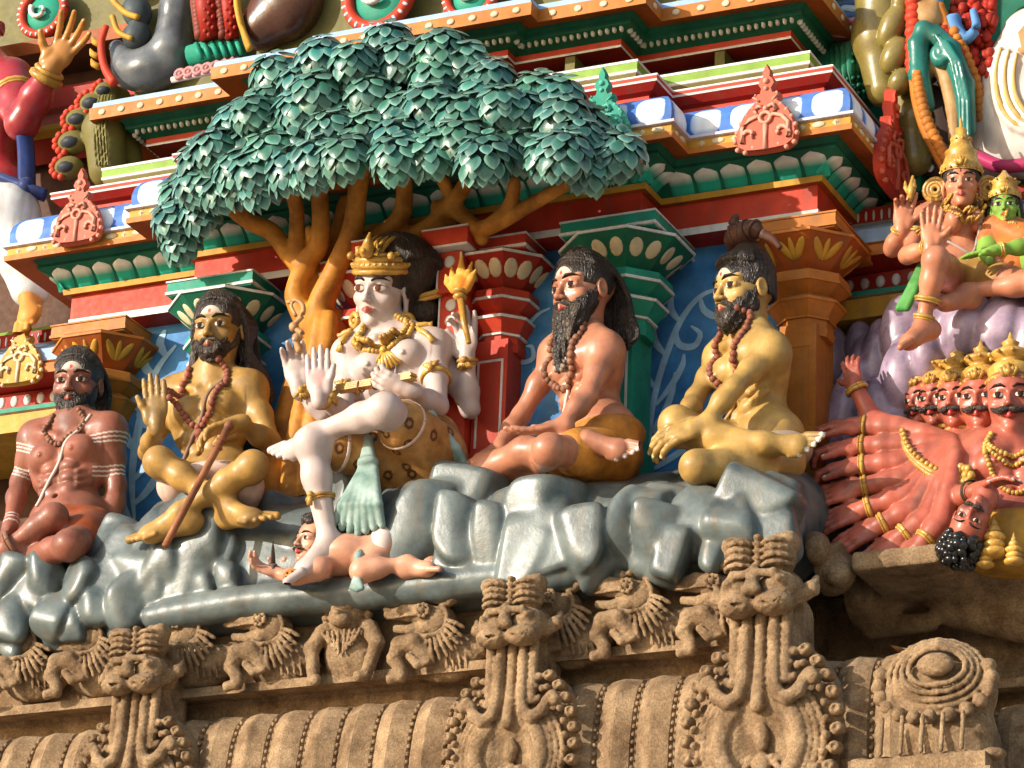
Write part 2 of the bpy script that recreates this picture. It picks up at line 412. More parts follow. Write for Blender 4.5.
def build_tower():
    T=thing('temple_tower',(0,.3,5.2),'painted temple tower storey with blue wall, coloured pillars and stepped cornices','tower')
    # ---- walls
    w=PB.sweep('back_wall',[(0,Q(356,592,-.5)[2]+.09),(0,6.44)],DBLUE(),T)
    scrolls(T)
    # ---- main cornice (bays)
    PB.sweep('fascia',[(0,6.398),(.098,6.402),(.098,6.404),(.1,6.427),(.096,6.429),(.096,6.517)],[DRED(),WHITE(),RED()],T,[0,1,1,2,2])
    PB.sweep('fillet',[(.09,6.515),(.118,6.516),(.122,6.536),(.10,6.537)],[DORA(),YEL(),ORA()],T,[0,1,2])
    pet=[(.108,6.535),(.118,6.548),(.135,6.566),(.160,6.582),(.186,6.594)]
    lot=PB.sweep('lotus_moulding',pet+[(.192,6.60),(.190,6.612),(.205,6.632)],GRN(),T)
    cm=CM()
    for g,d,w,j in PB.spots(.088,.15):
        patch(cm,PB,g,d,w*.49,pet,ogee,.008,lambda t,u:tuple(np.array(TEALV)*(1-min(1,max(0,(t-.45)/.3)))+np.array((.72,.72,.66,1))*min(1,max(0,(t-.45)/.3))))
    cm.build('lotus_petals',PETAL(),lot)
    PB.sweep('cornice_lip',[(.20,6.632),(.276,6.606),(.278,6.625),(.268,6.626)],[DORA(),ORA()],T,[0,1,1])
    gem=PB.sweep('gem_band',[(.262,6.625),(.270,6.626),(.270,6.656)],YEL(),T)
    mb=MB(); mb.mat(0,True)
    for g,d,w,j in PB.spots(.055,.27,margin=.02):
        c=PB.at(g,d,.270,6.641); t=PB.dir[g]; R=np.array([[t[0],PB.nr[g][0],0],[t[1],PB.nr[g][1],0],[0,0,1]])
        if j%2: mb.ball(c,(.024,.006,.011),10,6,R)
        else:
            mb.s and None; mb.sm=False; q=[R@np.array(v)+c for v in ((-.013,0,0),(0,0,-.012),(.013,0,0),(0,0,.012),(0,.007,0))]; mb.add(q,[(0,1,4),(1,2,4),(2,3,4),(3,0,4)]); mb.sm=True
    mb.build('gem_studs',CREAM(),gem)
    PB.sweep('ledge',[(.27,6.656),(.284,6.657),(.284,6.667),(.262,6.670)],[paint('ledge_lilac',(.55,.50,.55),.4),],T)
    bl=[(.264,6.669),(.268,6.69),(.268,6.715),(.262,6.742),(.246,6.768)]
    blo=PB.sweep('blue_moulding',bl+[(.22,6.785),(.12,6.79)],BLUE(),T)
    cm=CM()
    def cart(t,u):
        e=max(abs(u)*1.0,abs(2*t-1)); k=min(1,max(0,(.98-e)/.35)); return tuple(np.array((.16,.36,.75,1))*(1-k)+np.array((.80,.82,.84,1))*k)
    for g,d,w,j in PB.spots(.13,.26):
        patch(cm,PB,g,d,w*.43,bl,lambda t:(1-abs(2*t-1)**4*.45),.003,cart)
    cm.build('white_cartouches',CART(),blo)
    PB.sweep('red_moulding',[(.12,6.785),(.128,6.788),(.128,6.846),(.148,6.853),(.170,6.872),(.172,6.874),(.174,6.881),(.172,6.882),(.174,6.892),(.176,6.893),(.176,6.899),(.03,6.902)],[RED(),DRED(),WHITE(),PINKR()],T,[0,0,1,1,1,2,0,0,2,2,3])  # deep red underside: soffit shading put into the colour
    PB.sweep('green_ledge',[(.02,6.90),(.035,6.955),(.044,6.984),(.047,6.986),(.049,6.995),(.047,6.996),(.048,7.022),(.050,7.023),(.050,7.032),(-.02,7.034)],[OLIVE(),WHITE(),LGRN()],T,[0,0,1,1,1,2,1,1,2])
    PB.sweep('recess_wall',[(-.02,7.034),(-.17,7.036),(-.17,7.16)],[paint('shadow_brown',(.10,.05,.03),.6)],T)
    mb=MB()
    for g,d,w,j in PB.spots(.40,-.1):
        if w<.2: continue
        for k,(hw,zz) in enumerate(((.05,7.10),(.018,7.152))):
            a=PB.at(g,d+(.06 if k else 0)-hw,-.16,7.035); b=PB.at(g,d+(.06 if k else 0)+hw,-.09 + .02*k,zz)
            mb.box(np.minimum(a,b),np.maximum(a,b))
    mb.build('recess_blocks',OLIVE(),T)
    # ---- upper cornice
    PUB.sweep('upper_fascia',[(-.17,7.16),(-.062,7.150),(-.060,7.157),(-.062,7.158),(-.060,7.178),(-.07,7.18)],[DRED(),WHITE(),RED()],T,[0,1,1,2,2])
    up=PUB.sweep('upper_lotus_moulding',[(-.07,7.178),(-.058,7.185),(-.03,7.197),(-.003,7.203),(.0,7.222),(.012,7.232),(.018,7.24)],GRN(),T)
    mb=MB(); mb.mat(0,True)
    for g,d,w,j in PUB.spots(.026,-.03):
        c=PUB.at(g,d,-.022,7.196); t=PUB.dir[g]; R=np.array([[t[0],PUB.nr[g][0],0],[t[1],PUB.nr[g][1],0],[0,0,1]]); mb.ball(c,(.008,.012,.013),6,5,R)
    mb.build('bead_row',WHITE(),up)
    ul=PUB.sweep('upper_lip',[(.01,7.238),(.092,7.212),(.095,7.258),(.08,7.262)],[DORA(),ORA()],T,[0,1,1])
    mb=MB(); mb.mat(0,True)
    for g,d,w,j in PUB.spots(.085,.09,margin=.01):
        c=PUB.at(g,d,.095,7.236); t=PUB.dir[g]; R=np.array([[t[0],PUB.nr[g][0],0],[t[1],PUB.nr[g][1],0],[0,0,1]]); mb.ball(c,(.015,.005,.012),10,6,R)
    mb.build('lip_dots',CREAM(),ul)
    PUB.sweep('upper_blue_band',[(.08,7.258),(.088,7.262),(.085,7.282),(.05,7.29)],[LBLUE()],T)
    PUB.sweep('upper_wall',[(.05,7.288),(-.02,7.30),(-.02,8.35),(-.6,8.4)],[OLIVE()],T)
    # ---- wings
    W=Path([(-3.6,WING),(XL0,WING)]); W2=Path([(XR0,WING),(3.2,WING)])
    for P in (W,W2):
        P.sweep('wing_wall',[(0,4.6),(0,6.9),(-.05,8.4)],[GRN() if P is W2 else paint('wing_brown',(.085,.035,.018),.6,.3,.2)],T)
        z=6.08
        dz=Q(870,283,WING-.37)[2]-6.043
        P.sweep('wing_cornice',[(o,z+dz) for o,z in [(0.0, 5.9), (0.42, 5.9), (0.42, 5.97), (0.35, 5.975), (0.35, 5.98), (0.41, 5.985), (0.412, 6.0), (0.37, 6.002), (0.37, 6.012), (0.37, 6.075), (0.35, 6.08), (0.46, 6.1), (0.465, 6.135), (0.44, 6.14), (0.455, 6.15), (0.45, 6.2), (0.42, 6.225), (0.37, 6.23), (0.37, 6.245), (0.395, 6.25), (0.4, 6.3), (0.33, 6.305), (0.34, 6.32), (0.32, 6.35), (0.0, 6.38)]],
          [YEL(),TEAL(),DRED(),ORA(),LBLUE(),LGRN(),WHITE()],T,[0,0,0,1,6,1,6,2,2,2,2,3,3,3,4,4,4,4,6,2,2,2,5,5])
        mb=MB(); mb.mat(0,True)
        for g,d,w,j in P.spots(.055,.1):
            mb.ball(P.at(g,d,.37,6.043+dz),(.017,.008,.022),8,6)
            for q in (-.014,.014): mb.ball(P.at(g,d+q,.398,6.272+dz),(.005,.005,.02),6,5)
        mb.build('wing_studs',WHITE(),T)
    zz=lambda py:Q(70,py,WING-.1)[2]
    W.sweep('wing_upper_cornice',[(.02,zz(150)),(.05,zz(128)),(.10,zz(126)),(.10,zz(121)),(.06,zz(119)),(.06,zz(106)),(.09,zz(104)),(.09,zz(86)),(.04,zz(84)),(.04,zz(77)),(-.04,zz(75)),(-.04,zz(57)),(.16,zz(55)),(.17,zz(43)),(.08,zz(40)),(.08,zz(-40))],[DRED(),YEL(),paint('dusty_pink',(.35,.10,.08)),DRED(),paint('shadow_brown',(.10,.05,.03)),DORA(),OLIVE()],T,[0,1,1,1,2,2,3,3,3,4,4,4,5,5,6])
    kudu('kudu_ornament',Q(768,122,-.30),.22,[PINKR(),KRL()],T,'red scrolled ornament on the blue moulding right of the tree')
    kudu('kudu_ornament',Q(80,218,-.30),.205,[PINKR(),KRL()],T,'salmon red scrolled ornament on the blue moulding left of the tree')
    kudu('kudu_ornament',Q(603,122,-.44),.21,[TEAL(),paint('scroll_teal_paint',(.10,.42,.32))],T,'teal scrolled ornament rising behind the right end of the tree')
    kudu('kudu_ornament',Q(209,172,-.44),.19,[TEAL(),paint('scroll_teal_paint',(.10,.42,.32))],T,'teal scrolled ornament half hidden by the left end of the tree')
    kudu('kudu_ornament',Q(22,360,.16),.20,[YEL(),CREAM()],T,'cream yellow scrolled ornament on the wing cornice')
    kudu('kudu_ornament',(XR0+.285,.06,6.66),.27,[RED(),PINKR()],T,'red scrolled ornament on the side face of the cornice',ax=(0,1,0),out=(1,0,0))
    pilasters(T)
    # round medallions on the upper wall
    for px,py,s,seg in ((379,-4,.15,-.235),(471,-6,.115,-.235),(43,12,.12,WING-.13)):
        c=Q(px,py,seg-.02)
        mb=MB(); mb.mat(0,True); O=(0,-1,0)
        mb.ring(c,O,s*.80,s*.16,28,8); mb.mat(1,True)
        for k in range(26):
            q=2*PI*k/26; mb.ball(c+np.array([math.cos(q)*s*.84,-s*.12,math.sin(q)*s*.84]),(s*.05,s*.05,s*.09),6,5,np.array([[math.cos(q+PI/2),0,math.cos(q)],[0,1,0],[math.sin(q+PI/2),0,math.sin(q)]]))
        mb.mat(2,True); mb.ball(c+np.array([0,.02,0]),(s*.72,.035,s*.72),20,8)
        mb.mat(1,True); mb.tube([c+s*np.array([.5*math.cos(a)*(1-a/9),-.22,.5*math.sin(a)*(1-a/9)]) for a in np.linspace(2.6,8,16)],[s*.10-s*.004*k for k in range(16)],6)
        m=mb.build('medallion',[RED(),WHITE(),TEAL()],T)
    return T
def scrolls(T):
    """pale painted scrolls on the blue wall: thin raised paint ribbons"""
    bag=[None]
    def rib(pts,w,yy):
        mb=bag[0]
        P=catmull([Q(px,py,yy) for px,py in pts],7); n=len(P); V=[];Fs=[]
        ww=[w*(.25+.75*math.sin(PI*min(1,(i+1)/(n+.5)))**.8) for i in range(n)]
        for i,p in enumerate(P):
            t=nrm(P[min(i+1,n-1)]-P[max(0,i-1)]); s=np.array([t[2],0,-t[0]])
            V+= [p+s*ww[i],p+np.array([0,-.002,0]),p-s*ww[i]]
        for i in range(n-1): Fs+= [(3*i,3*i+1,3*i+4,3*i+3),(3*i+1,3*i+2,3*i+5,3*i+4)]
        mb.add(V,Fs)
    done=lambda:bag[0].build('painted_scroll',[paint('scroll_pale_blue',(.36,.55,.74),.36,.25,.25)],T)
    yr=-.003
    R=[[(652,470),(650,430),(656,390),(668,350),(684,315),(704,294),(728,288)],[(684,315),(676,332),(680,345),(694,346),(700,334),(691,326)],[(655,388),(645,374),(640,354)],[(665,355),(655,341),(653,322)],[(680,322),(671,309),(672,292)],
       [(652,430),(664,412),(672,392),(675,372)],[(651,452),(668,436),(682,415),(690,392)],[(656,405),(672,384),(682,366),(684,354)],[(650,452),(640,442),(642,429),(654,430),(656,440)],[(700,297),(704,310),(716,316),(724,306)],[(652,470),(668,460),(688,445),(700,425)],[(638,480),(634,460),(640,450)]]
    bag[0]=MB().mat(0,True)
    for r in R: rib(r,.012,yr)
    yc=-STX-.003
    Cc=[[(516,440),(510,405),(511,370),(520,338),(536,316),(550,308)],[(520,338),(516,352),(522,362),(533,358),(532,347),(526,346)],[(510,395),(502,382),(500,362)],[(513,365),(505,352),(506,336)],[(512,410),(524,396),(532,380),(534,368)],[(514,425),(530,412),(540,398)],[(528,326),(520,318),(522,304)]]
    done(); bag[0]=MB().mat(0,True)
    for r in Cc: rib(r,.009,yc)
    Lc=[[(134,520),(132,480),(136,440),(146,400),(158,368),(176,345)],[(146,400),(140,414),(147,424),(157,418),(154,408)],[(134,450),(126,436),(125,418)],[(142,412),(133,400),(132,382)],[(154,376),(145,366),(146,348)],[(134,480),(146,464),(153,446),(154,430)],[(133,505),(148,490),(160,470),(164,452)],[(166,356),(160,344),(165,330)],[(130,520),(122,505),(124,488)],[(260,400),(268,380),(280,365),(286,350)],[(262,430),(272,412),(284,400)],[(258,370),(264,350),(276,340)]]
    done(); bag[0]=MB().mat(0,True)
    for r in Lc: rib(r,.017,yr)
    done()
def octo(mb,cx,cy,z0,r0,z1,r1,n=8,sq=1.0,ph=PI/8):
    lo=[(cx+r0*math.cos(ph+2*PI*i/n),cy+r0*math.sin(ph+2*PI*i/n)*sq,z0) for i in range(n)]; hi=[(cx+r1*math.cos(ph+2*PI*i/n),cy+r1*math.sin(ph+2*PI*i/n)*sq,z1) for i in range(n)]
    mb.add(lo+hi,[(i,(i+1)%n,n+(i+1)%n,n+i) for i in range(n)]+[tuple(range(n-1,-1,-1)),tuple(range(n,2*n))])
def pilaster(T,cx,wy,c1,c2,cl,zt=6.402,w=.165,sh=.062,label=None,motif='oval',back=.17):
    """cx centre, wy wall plane; square abacus over an octagonal bell, two cushions, neck and panelled shaft"""
    mb=MB(); cy=wy-.03; S=w/.165
    mb.box((cx-sh,wy-.11,5.42),(cx+sh,wy+.05,zt-.33))
    mb.box((cx-sh-.02,wy-.13,5.42),(cx+sh+.02,wy+.05,5.66))
    mb.mat(1)
    for sx in (-1,1): mb.box((cx+sx*sh*.72-.004,wy-.113,5.68),(cx+sx*sh*.72+.004,wy-.109,zt-.40))
    mb.box((cx-sh*.72+.004,wy-.113,zt-.408),(cx+sh*.72-.004,wy-.109,zt-.40))
    s=mb.build('pilaster',[c1,cl],T)
    if label: s['label']=label
    r=lambda v:v*S
    mb=MB(); O=lambda z0,r0,z1,r1:octo(mb,cx,cy,zt+z0,r(r0),zt+z1,r(r1))
    O(-.365,.095,-.34,.10); O(-.34,.094,-.31,.094); mb.mat(1); O(-.31,.104,-.303,.105); mb.mat(0)
    O(-.303,.098,-.258,.135); mb.mat(1); O(-.258,.139,-.249,.141); mb.mat(0); O(-.249,.136,-.226,.10)
    O(-.226,.10,-.196,.15); mb.mat(1); O(-.196,.156,-.187,.157); mb.mat(0); O(-.187,.153,-.160,.150); O(-.160,.150,-.142,.105)
    mb.build('cushion',[c1,cl],s)
    mb=MB(); O(-.142,.105,-.052,.215); mb.mat(1); O(-.052,.220,-.043,.221); mb.mat(0); O(-.043,.217,-.036,.21)
    mb.mat(2,True)
    for f in range(8):
        a=PI/8+2*PI*f/8; b=a+2*PI/8
        for q in ((.27,.73) if motif=='oval' else (.5,)):
            pts=[]
            for z_,rr in ((-.135,.113),(-.056,.210)):
                A=np.array([cx+r(rr)*math.cos(a),cy+r(rr)*math.sin(a),zt+z_]);B=np.array([cx+r(rr)*math.cos(b),cy+r(rr)*math.sin(b),zt+z_]); pts.append(A*(1-q)+B*q)
            c=pts[0]*.45+pts[1]*.55; ax=nrm(pts[1]-pts[0]); tx=nrm(np.array([-math.sin((a+b)/2),math.cos((a+b)/2),0])); R=np.stack([tx,np.cross(tx,ax),ax],1)
            if motif=='oval': mb.ball(c,(.024,.004,.036),10,6,R)
            else:
                for u in (-1,1): mb.ball(c+tx*u*.026,(.014,.005,.044),8,6,R@np.array([[math.cos(u*.5),0,math.sin(u*.5)],[0,1,0],[-math.sin(u*.5),0,math.cos(u*.5)]]))
                mb.ball(c,(.010,.006,.042),8,6,R)
    mb.build('bell',[c2,cl,CREAM() if motif=='oval' else YEL()],s)
    mb=MB()
    def slab(z0,z1,o,m):
        mb.mat(m); mb.box((cx-w-o,cy-w-o,zt+z0),(cx+w+o,wy+back+o,zt+z1))
    slab(-.036,-.032,-.006,0); slab(-.032,-.022,.002,1); slab(-.022,.012,-.002,0); slab(.012,.018,.002,1)
    mb.build('abacus',[c1,cl],s)
    return s
def pilasters(T):
    W=WHITE()
    for px,py in ((88,319),(792,218)):
        c=Q(px,py,-.2); pilaster(T,c[0]-.01,0.0,ORA(),DORA(),ORA(),zt=6.357,w=.152,motif='leaf',label='orange octagonal corner pillar of the %s bay'%('left' if px<400 else 'right'))
    for px,py in ((209,280),(607,219)):
        c=Q(px,py,-STX-.2); pilaster(T,c[0],-STX,TEAL(),GRN(),W,zt=6.382,w=.168,label='teal green octagonal pillar %s'%('behind the yellow sage with a staff' if px<400 else 'behind the long bearded sage'))
    for px,sg in ((484,-1),(352,1)):
        c=Q(px,240,-STX-.2); s=pilaster(T,c[0],-STX,RED(),DRED(),W,w=.135,sh=.06,zt=6.385,back=.03,label='red octagonal pillar %s of the pale deity'%('right' if sg<0 else 'left'))
        mb=MB(); x=c[0]+sg*.115; 
        mb.box((x-.043,-STX-.215,6.20),(x+.043,-STX+.02,6.345)); mb.box((x-.045,-STX-.19,5.95),(x+.045,-STX+.02,6.20)); mb.box((x-.05,-STX-.15,5.42),(x+.05,-STX+.02,5.95))
        mb.mat(1); mb.box((x-.08,-STX-.255,6.347),(x+.08,-STX+.02,6.355)); mb.mat(0); mb.box((x-.083,-STX-.26,6.355),(x+.083,-STX+.02,6.41)); mb.mat(1); mb.box((x-.085,-STX-.262,6.41),(x+.085,-STX+.02,6.416))
        mb.mat(1,True)
        for z in (6.31,): mb.ball((x,-STX-.215,z),(.02,.005,.022),10,6)
        for z in (6.165,6.11,6.0): mb.ball((x,-STX-.19,z),(.02,.005,.022 if z>6.05 else .036),10,6)
        mb.sm=False
        for u in (-1,1): mb.box((x+u*.041-.003,-STX-.218,6.21),(x+u*.041+.003,-STX-.214,6.34)); mb.box((x+u*.041-.003,-STX-.193,5.96),(x+u*.041+.003,-STX-.189,6.195))
        mb.build('niche_jamb',[RED(),W],s)
def lump_planes(r,rng,st=(1,1,1),n=11,tilt=0.0):
    out=[]
    for i in range(n):
        v=rng.normal(size=3); v/=np.linalg.norm(v); o=r*rng.uniform(.72,1.0)
        w=v/np.array(st); L=np.linalg.norm(w); w/=L; out.append((w,o/L))
    for v in ((0,-1,0),(0,0,1),(0,0,-1),(1,0,0),(-1,0,0),(0,1,0)):
        w=np.array(v,float)/np.array(st); L=np.linalg.norm(w); out.append((w/L,r*1.08/L))
    c,s=math.cos(tilt),math.sin(tilt); R=np.array([[c,0,s],[0,1,0],[-s,0,c]])
    return [(R@w,o) for w,o in out]
ROCK_TOP=[(-60,585),(0,572),(100,560),(130,533),(165,522),(260,512),(300,500),(330,488),(400,478),(470,482),(485,496),(530,488),(600,475),(650,490),(690,494),(720,482),(800,478),(840,474)]
ROCK_BOT=[(-60,662),(0,650),(100,643),(140,628),(250,610),(400,598),(480,588),(560,583),(620,585),(690,572),(760,556),(800,548),(840,540)]
def rocktop(px): return float(np.interp(px,*zip(*ROCK_TOP)))
def rockbot(px): return float(np.interp(px,*zip(*ROCK_BOT)))
def build_rocks():
    rocks_grey(); rocks_purple()
def rocks_grey():
    rng=np.random.default_rng(11)
    T=thing('rock_ledge',Q(420,600,-.4),'long glossy grey boulder ledge running under the seated sages','rocks')
    v=Vol((-2.62,-.85,4.95),(1.5,.36,5.98),.0075)
    xs=list(range(-60,780,18))
    for a,b in zip(xs[:-1],xs[1:]):                       # solid core
        for yt,f,rt,dz in ((-.08,.0,.10,14),(-.22,.0,.10,16),(-.36,.05,.09,18),(-.42,.45,.12,0),(-.45,.7,.10,0),(-.25,.6,.20,0),(-.1,.6,.2,0)):
            pa,pb=[Q(p,rocktop(p)+dz+(rockbot(p)-rocktop(p))*f,yt) for p in (a,b)]
            if f<.1: pa[2]-=rt;pb[2]-=rt
            v.cone(pa,pb,rt,rt,.05)
        pa,pb=Q(a,rockbot(a)-8,-.59),Q(b,rockbot(b)-8,-.59)
        if 150<a<560: v.cone(pa,pb,.045,.045,.04); v.cone(pa+np.array([0,.1,.02]),pb+np.array([0,.1,.02]),.07,.07,.04)
    spec=[]
    for px in np.arange(-40,775,30):                      # front boulders in three uneven rows
        t,b=rocktop(px),rockbot(px)
        for f,y,r in ((.13,-.41,.10),(.47,-.51,.112),(.80,-.565,.066)):
            if 235<px<450 and f>.6: continue
            if 255<px<330 and f>.3: continue
            q=px+rng.uniform(-9,9); spec.append((q,t+(b-t)*(f+rng.uniform(-.08,.08)),y+rng.uniform(-.03,.03),r*rng.uniform(.75,1.3)*(.8+.2*(b-t)/90)))
    for px,py,y,r in ((10,588,-.56,.09),(48,588,-.57,.09),(85,588,-.57,.09),(20,612,-.58,.075),(62,612,-.59,.075),(100,606,-.58,.075),(130,600,-.58,.09),(165,575,-.56,.09),(205,575,-.56,.09),(150,548,-.50,.09),(-20,604,-.58,.10),(500,545,-.58,.085),(545,530,-.57,.10),(585,548,-.60,.085),(625,530,-.58,.095),(660,545,-.60,.085),(700,520,-.56,.10),(740,530,-.58,.085)): spec.append((px,py,y,r))
    for px,py,y,r in spec:
        if px<25: py+=3
        st=(rng.uniform(.75,1.0),.8,rng.uniform(.95,1.3)); c=Q(px,py,y)
        if c[2]+r*st[2]*1.2>Q(px,rocktop(px),-.40)[2]: c[2]=Q(px,rocktop(px),-.40)[2]-r*st[2]*1.2
        v.poly(c,lump_planes(r*1.22,rng,st,11,rng.uniform(-.1,.5)),r*2.4,.008,.030)
    for px,py,y,r,st in ((437,517,-.56,.085,(.85,.8,1.25)),(385,520,-.52,.09,(.8,.8,1.2)),(470,530,-.58,.095,(1.0,.8,1.3)),(425,495,-.40,.09,(1.5,.9,.55)),(600,496,-.45,.08,(1.3,.9,.6)),(222,520,-.42,.10,(1.5,.9,.5)),(290,530,-.50,.09,(1.2,.8,.9)),(765,492,-.40,.085,(1.3,.9,.6)),(120,560,-.5,.11,(1.2,.9,.9))):
        v.poly(Q(px,py,y),lump_planes(r,rng,st,8,.1),r*2.2,.02,.03)
    sh=paint('rock_grey_paint',(.048,.070,.074),.36,.30,.55,.3,.7,dirtc=(.14,.10,.06),c2=(.155,.185,.18),coat=.14)
    v.mesh('boulders',sh,T)
def rocks_purple():
    rng=np.random.default_rng(12)
    T2=thing('purple_rock',Q(950,420,.2),'glossy purple and lavender lumpy mountain behind the many-armed demon','rocks')
    v=Vol((1.0,-.3,5.25),(2.5,.64,6.40),.009)
    v.ell((1.9,.42,5.68),(.80,.26,.46),None,.05)
    L=[(828,430,.30,.06,.20),(848,395,.22,.075,.20),(868,355,.30,.06,.14),(862,330,.38,.05,.1),(880,345,.26,.06,.16),(905,325,.20,.08,.14),(905,365,.14,.08,.13),(940,315,.15,.075,.11),(965,318,.12,.08,.13),(1000,322,.12,.085,.13),(1035,330,.15,.1,.15),(836,500,.2,.08,.14),(835,340,.38,.055,.12),(880,400,.16,.07,.12),(850,455,.12,.08,.16),(930,345,.12,.06,.1),(1060,340,.2,.12,.2),(985,298,.22,.10,.06),(930,300,.25,.08,.06),(890,455,.15,.12,.2),(960,440,.2,.15,.25),(1040,440,.2,.2,.25),(1000,520,.25,.2,.15),(880,520,.2,.12,.12)]
    for px,py,y,rx,rz in L:
        t=rng.uniform(-.1,.35); R=np.array([[math.cos(t),0,math.sin(t)],[0,1,0],[-math.sin(t),0,math.cos(t)]])
        v.ell(Q(px,py+(20 if px<890 and py<400 else 10),y-.13),(rx,.085,rz),R,.012)
    m=paint('purple_rock_paint',(.24,.15,.30),.3,.5,.3,.15,.7,c2=(.52,.38,.50),coat=.3,dirtc=(.3,.2,.2))
    v.mesh('mountain',m,T2)
def build_ground():
    mb=MB(); mb.box((-300,-300,-.4),(300,300,0)); o=mb.build('ground',paint('sandy_ground',(.50,.42,.33),.9,.2,.2,.1,.05)); tag(o,kind='structure')
# ================================================================ tree
CL_PX=[(388,42),(321,57),(353,62),(403,60),(441,50),(466,62),(276,77),(303,85),(363,87),(436,80),(491,80),(316,100),(368,100),(441,93),(266,110),(398,117),(341,125),(463,125),(501,110),(281,140),(331,142),(398,150),(461,150),(501,155),(271,165),(318,170),(345,168),(396,168),(537,95),(520,120),(552,135),(550,165),(594,135),(612,163),(587,152),(517,160),(237,130),(250,118),(200,165),(225,170),(245,152),(180,200),(172,222),(180,243),(200,215),(220,202),(195,185),(240,195),(215,150),(258,140),(255,180),(290,180),(310,182),(235,180),(430,110),(300,115),(480,100),(560,105),(575,125),(432,140),(365,140),(300,150),(210,185),(262,195),(430,165),(485,170),(575,165),(600,180),(630,165)]
def leaf_arrays(n=6,m=5):
    t=np.linspace(0,1,n+1); u=np.linspace(-1,1,m)
    w=np.sin(PI*np.clip(t,0,1)**.8)**.75; w[0]=.25; w[-1]=.02
    P=np.zeros((n+1,m,3)); C=np.zeros((n+1,m))
    for i in range(n+1):
        for j in range(m):
            P[i,j]=(u[j]*w[i]*.30,t[i],-.10*t[i]**2*1.2+.10*(1-u[j]**2)*w[i]-.03*(abs(u[j])<.1)*w[i]); C[i,j]=max(abs(u[j])**3*.9,t[i]**4)
    return P,C
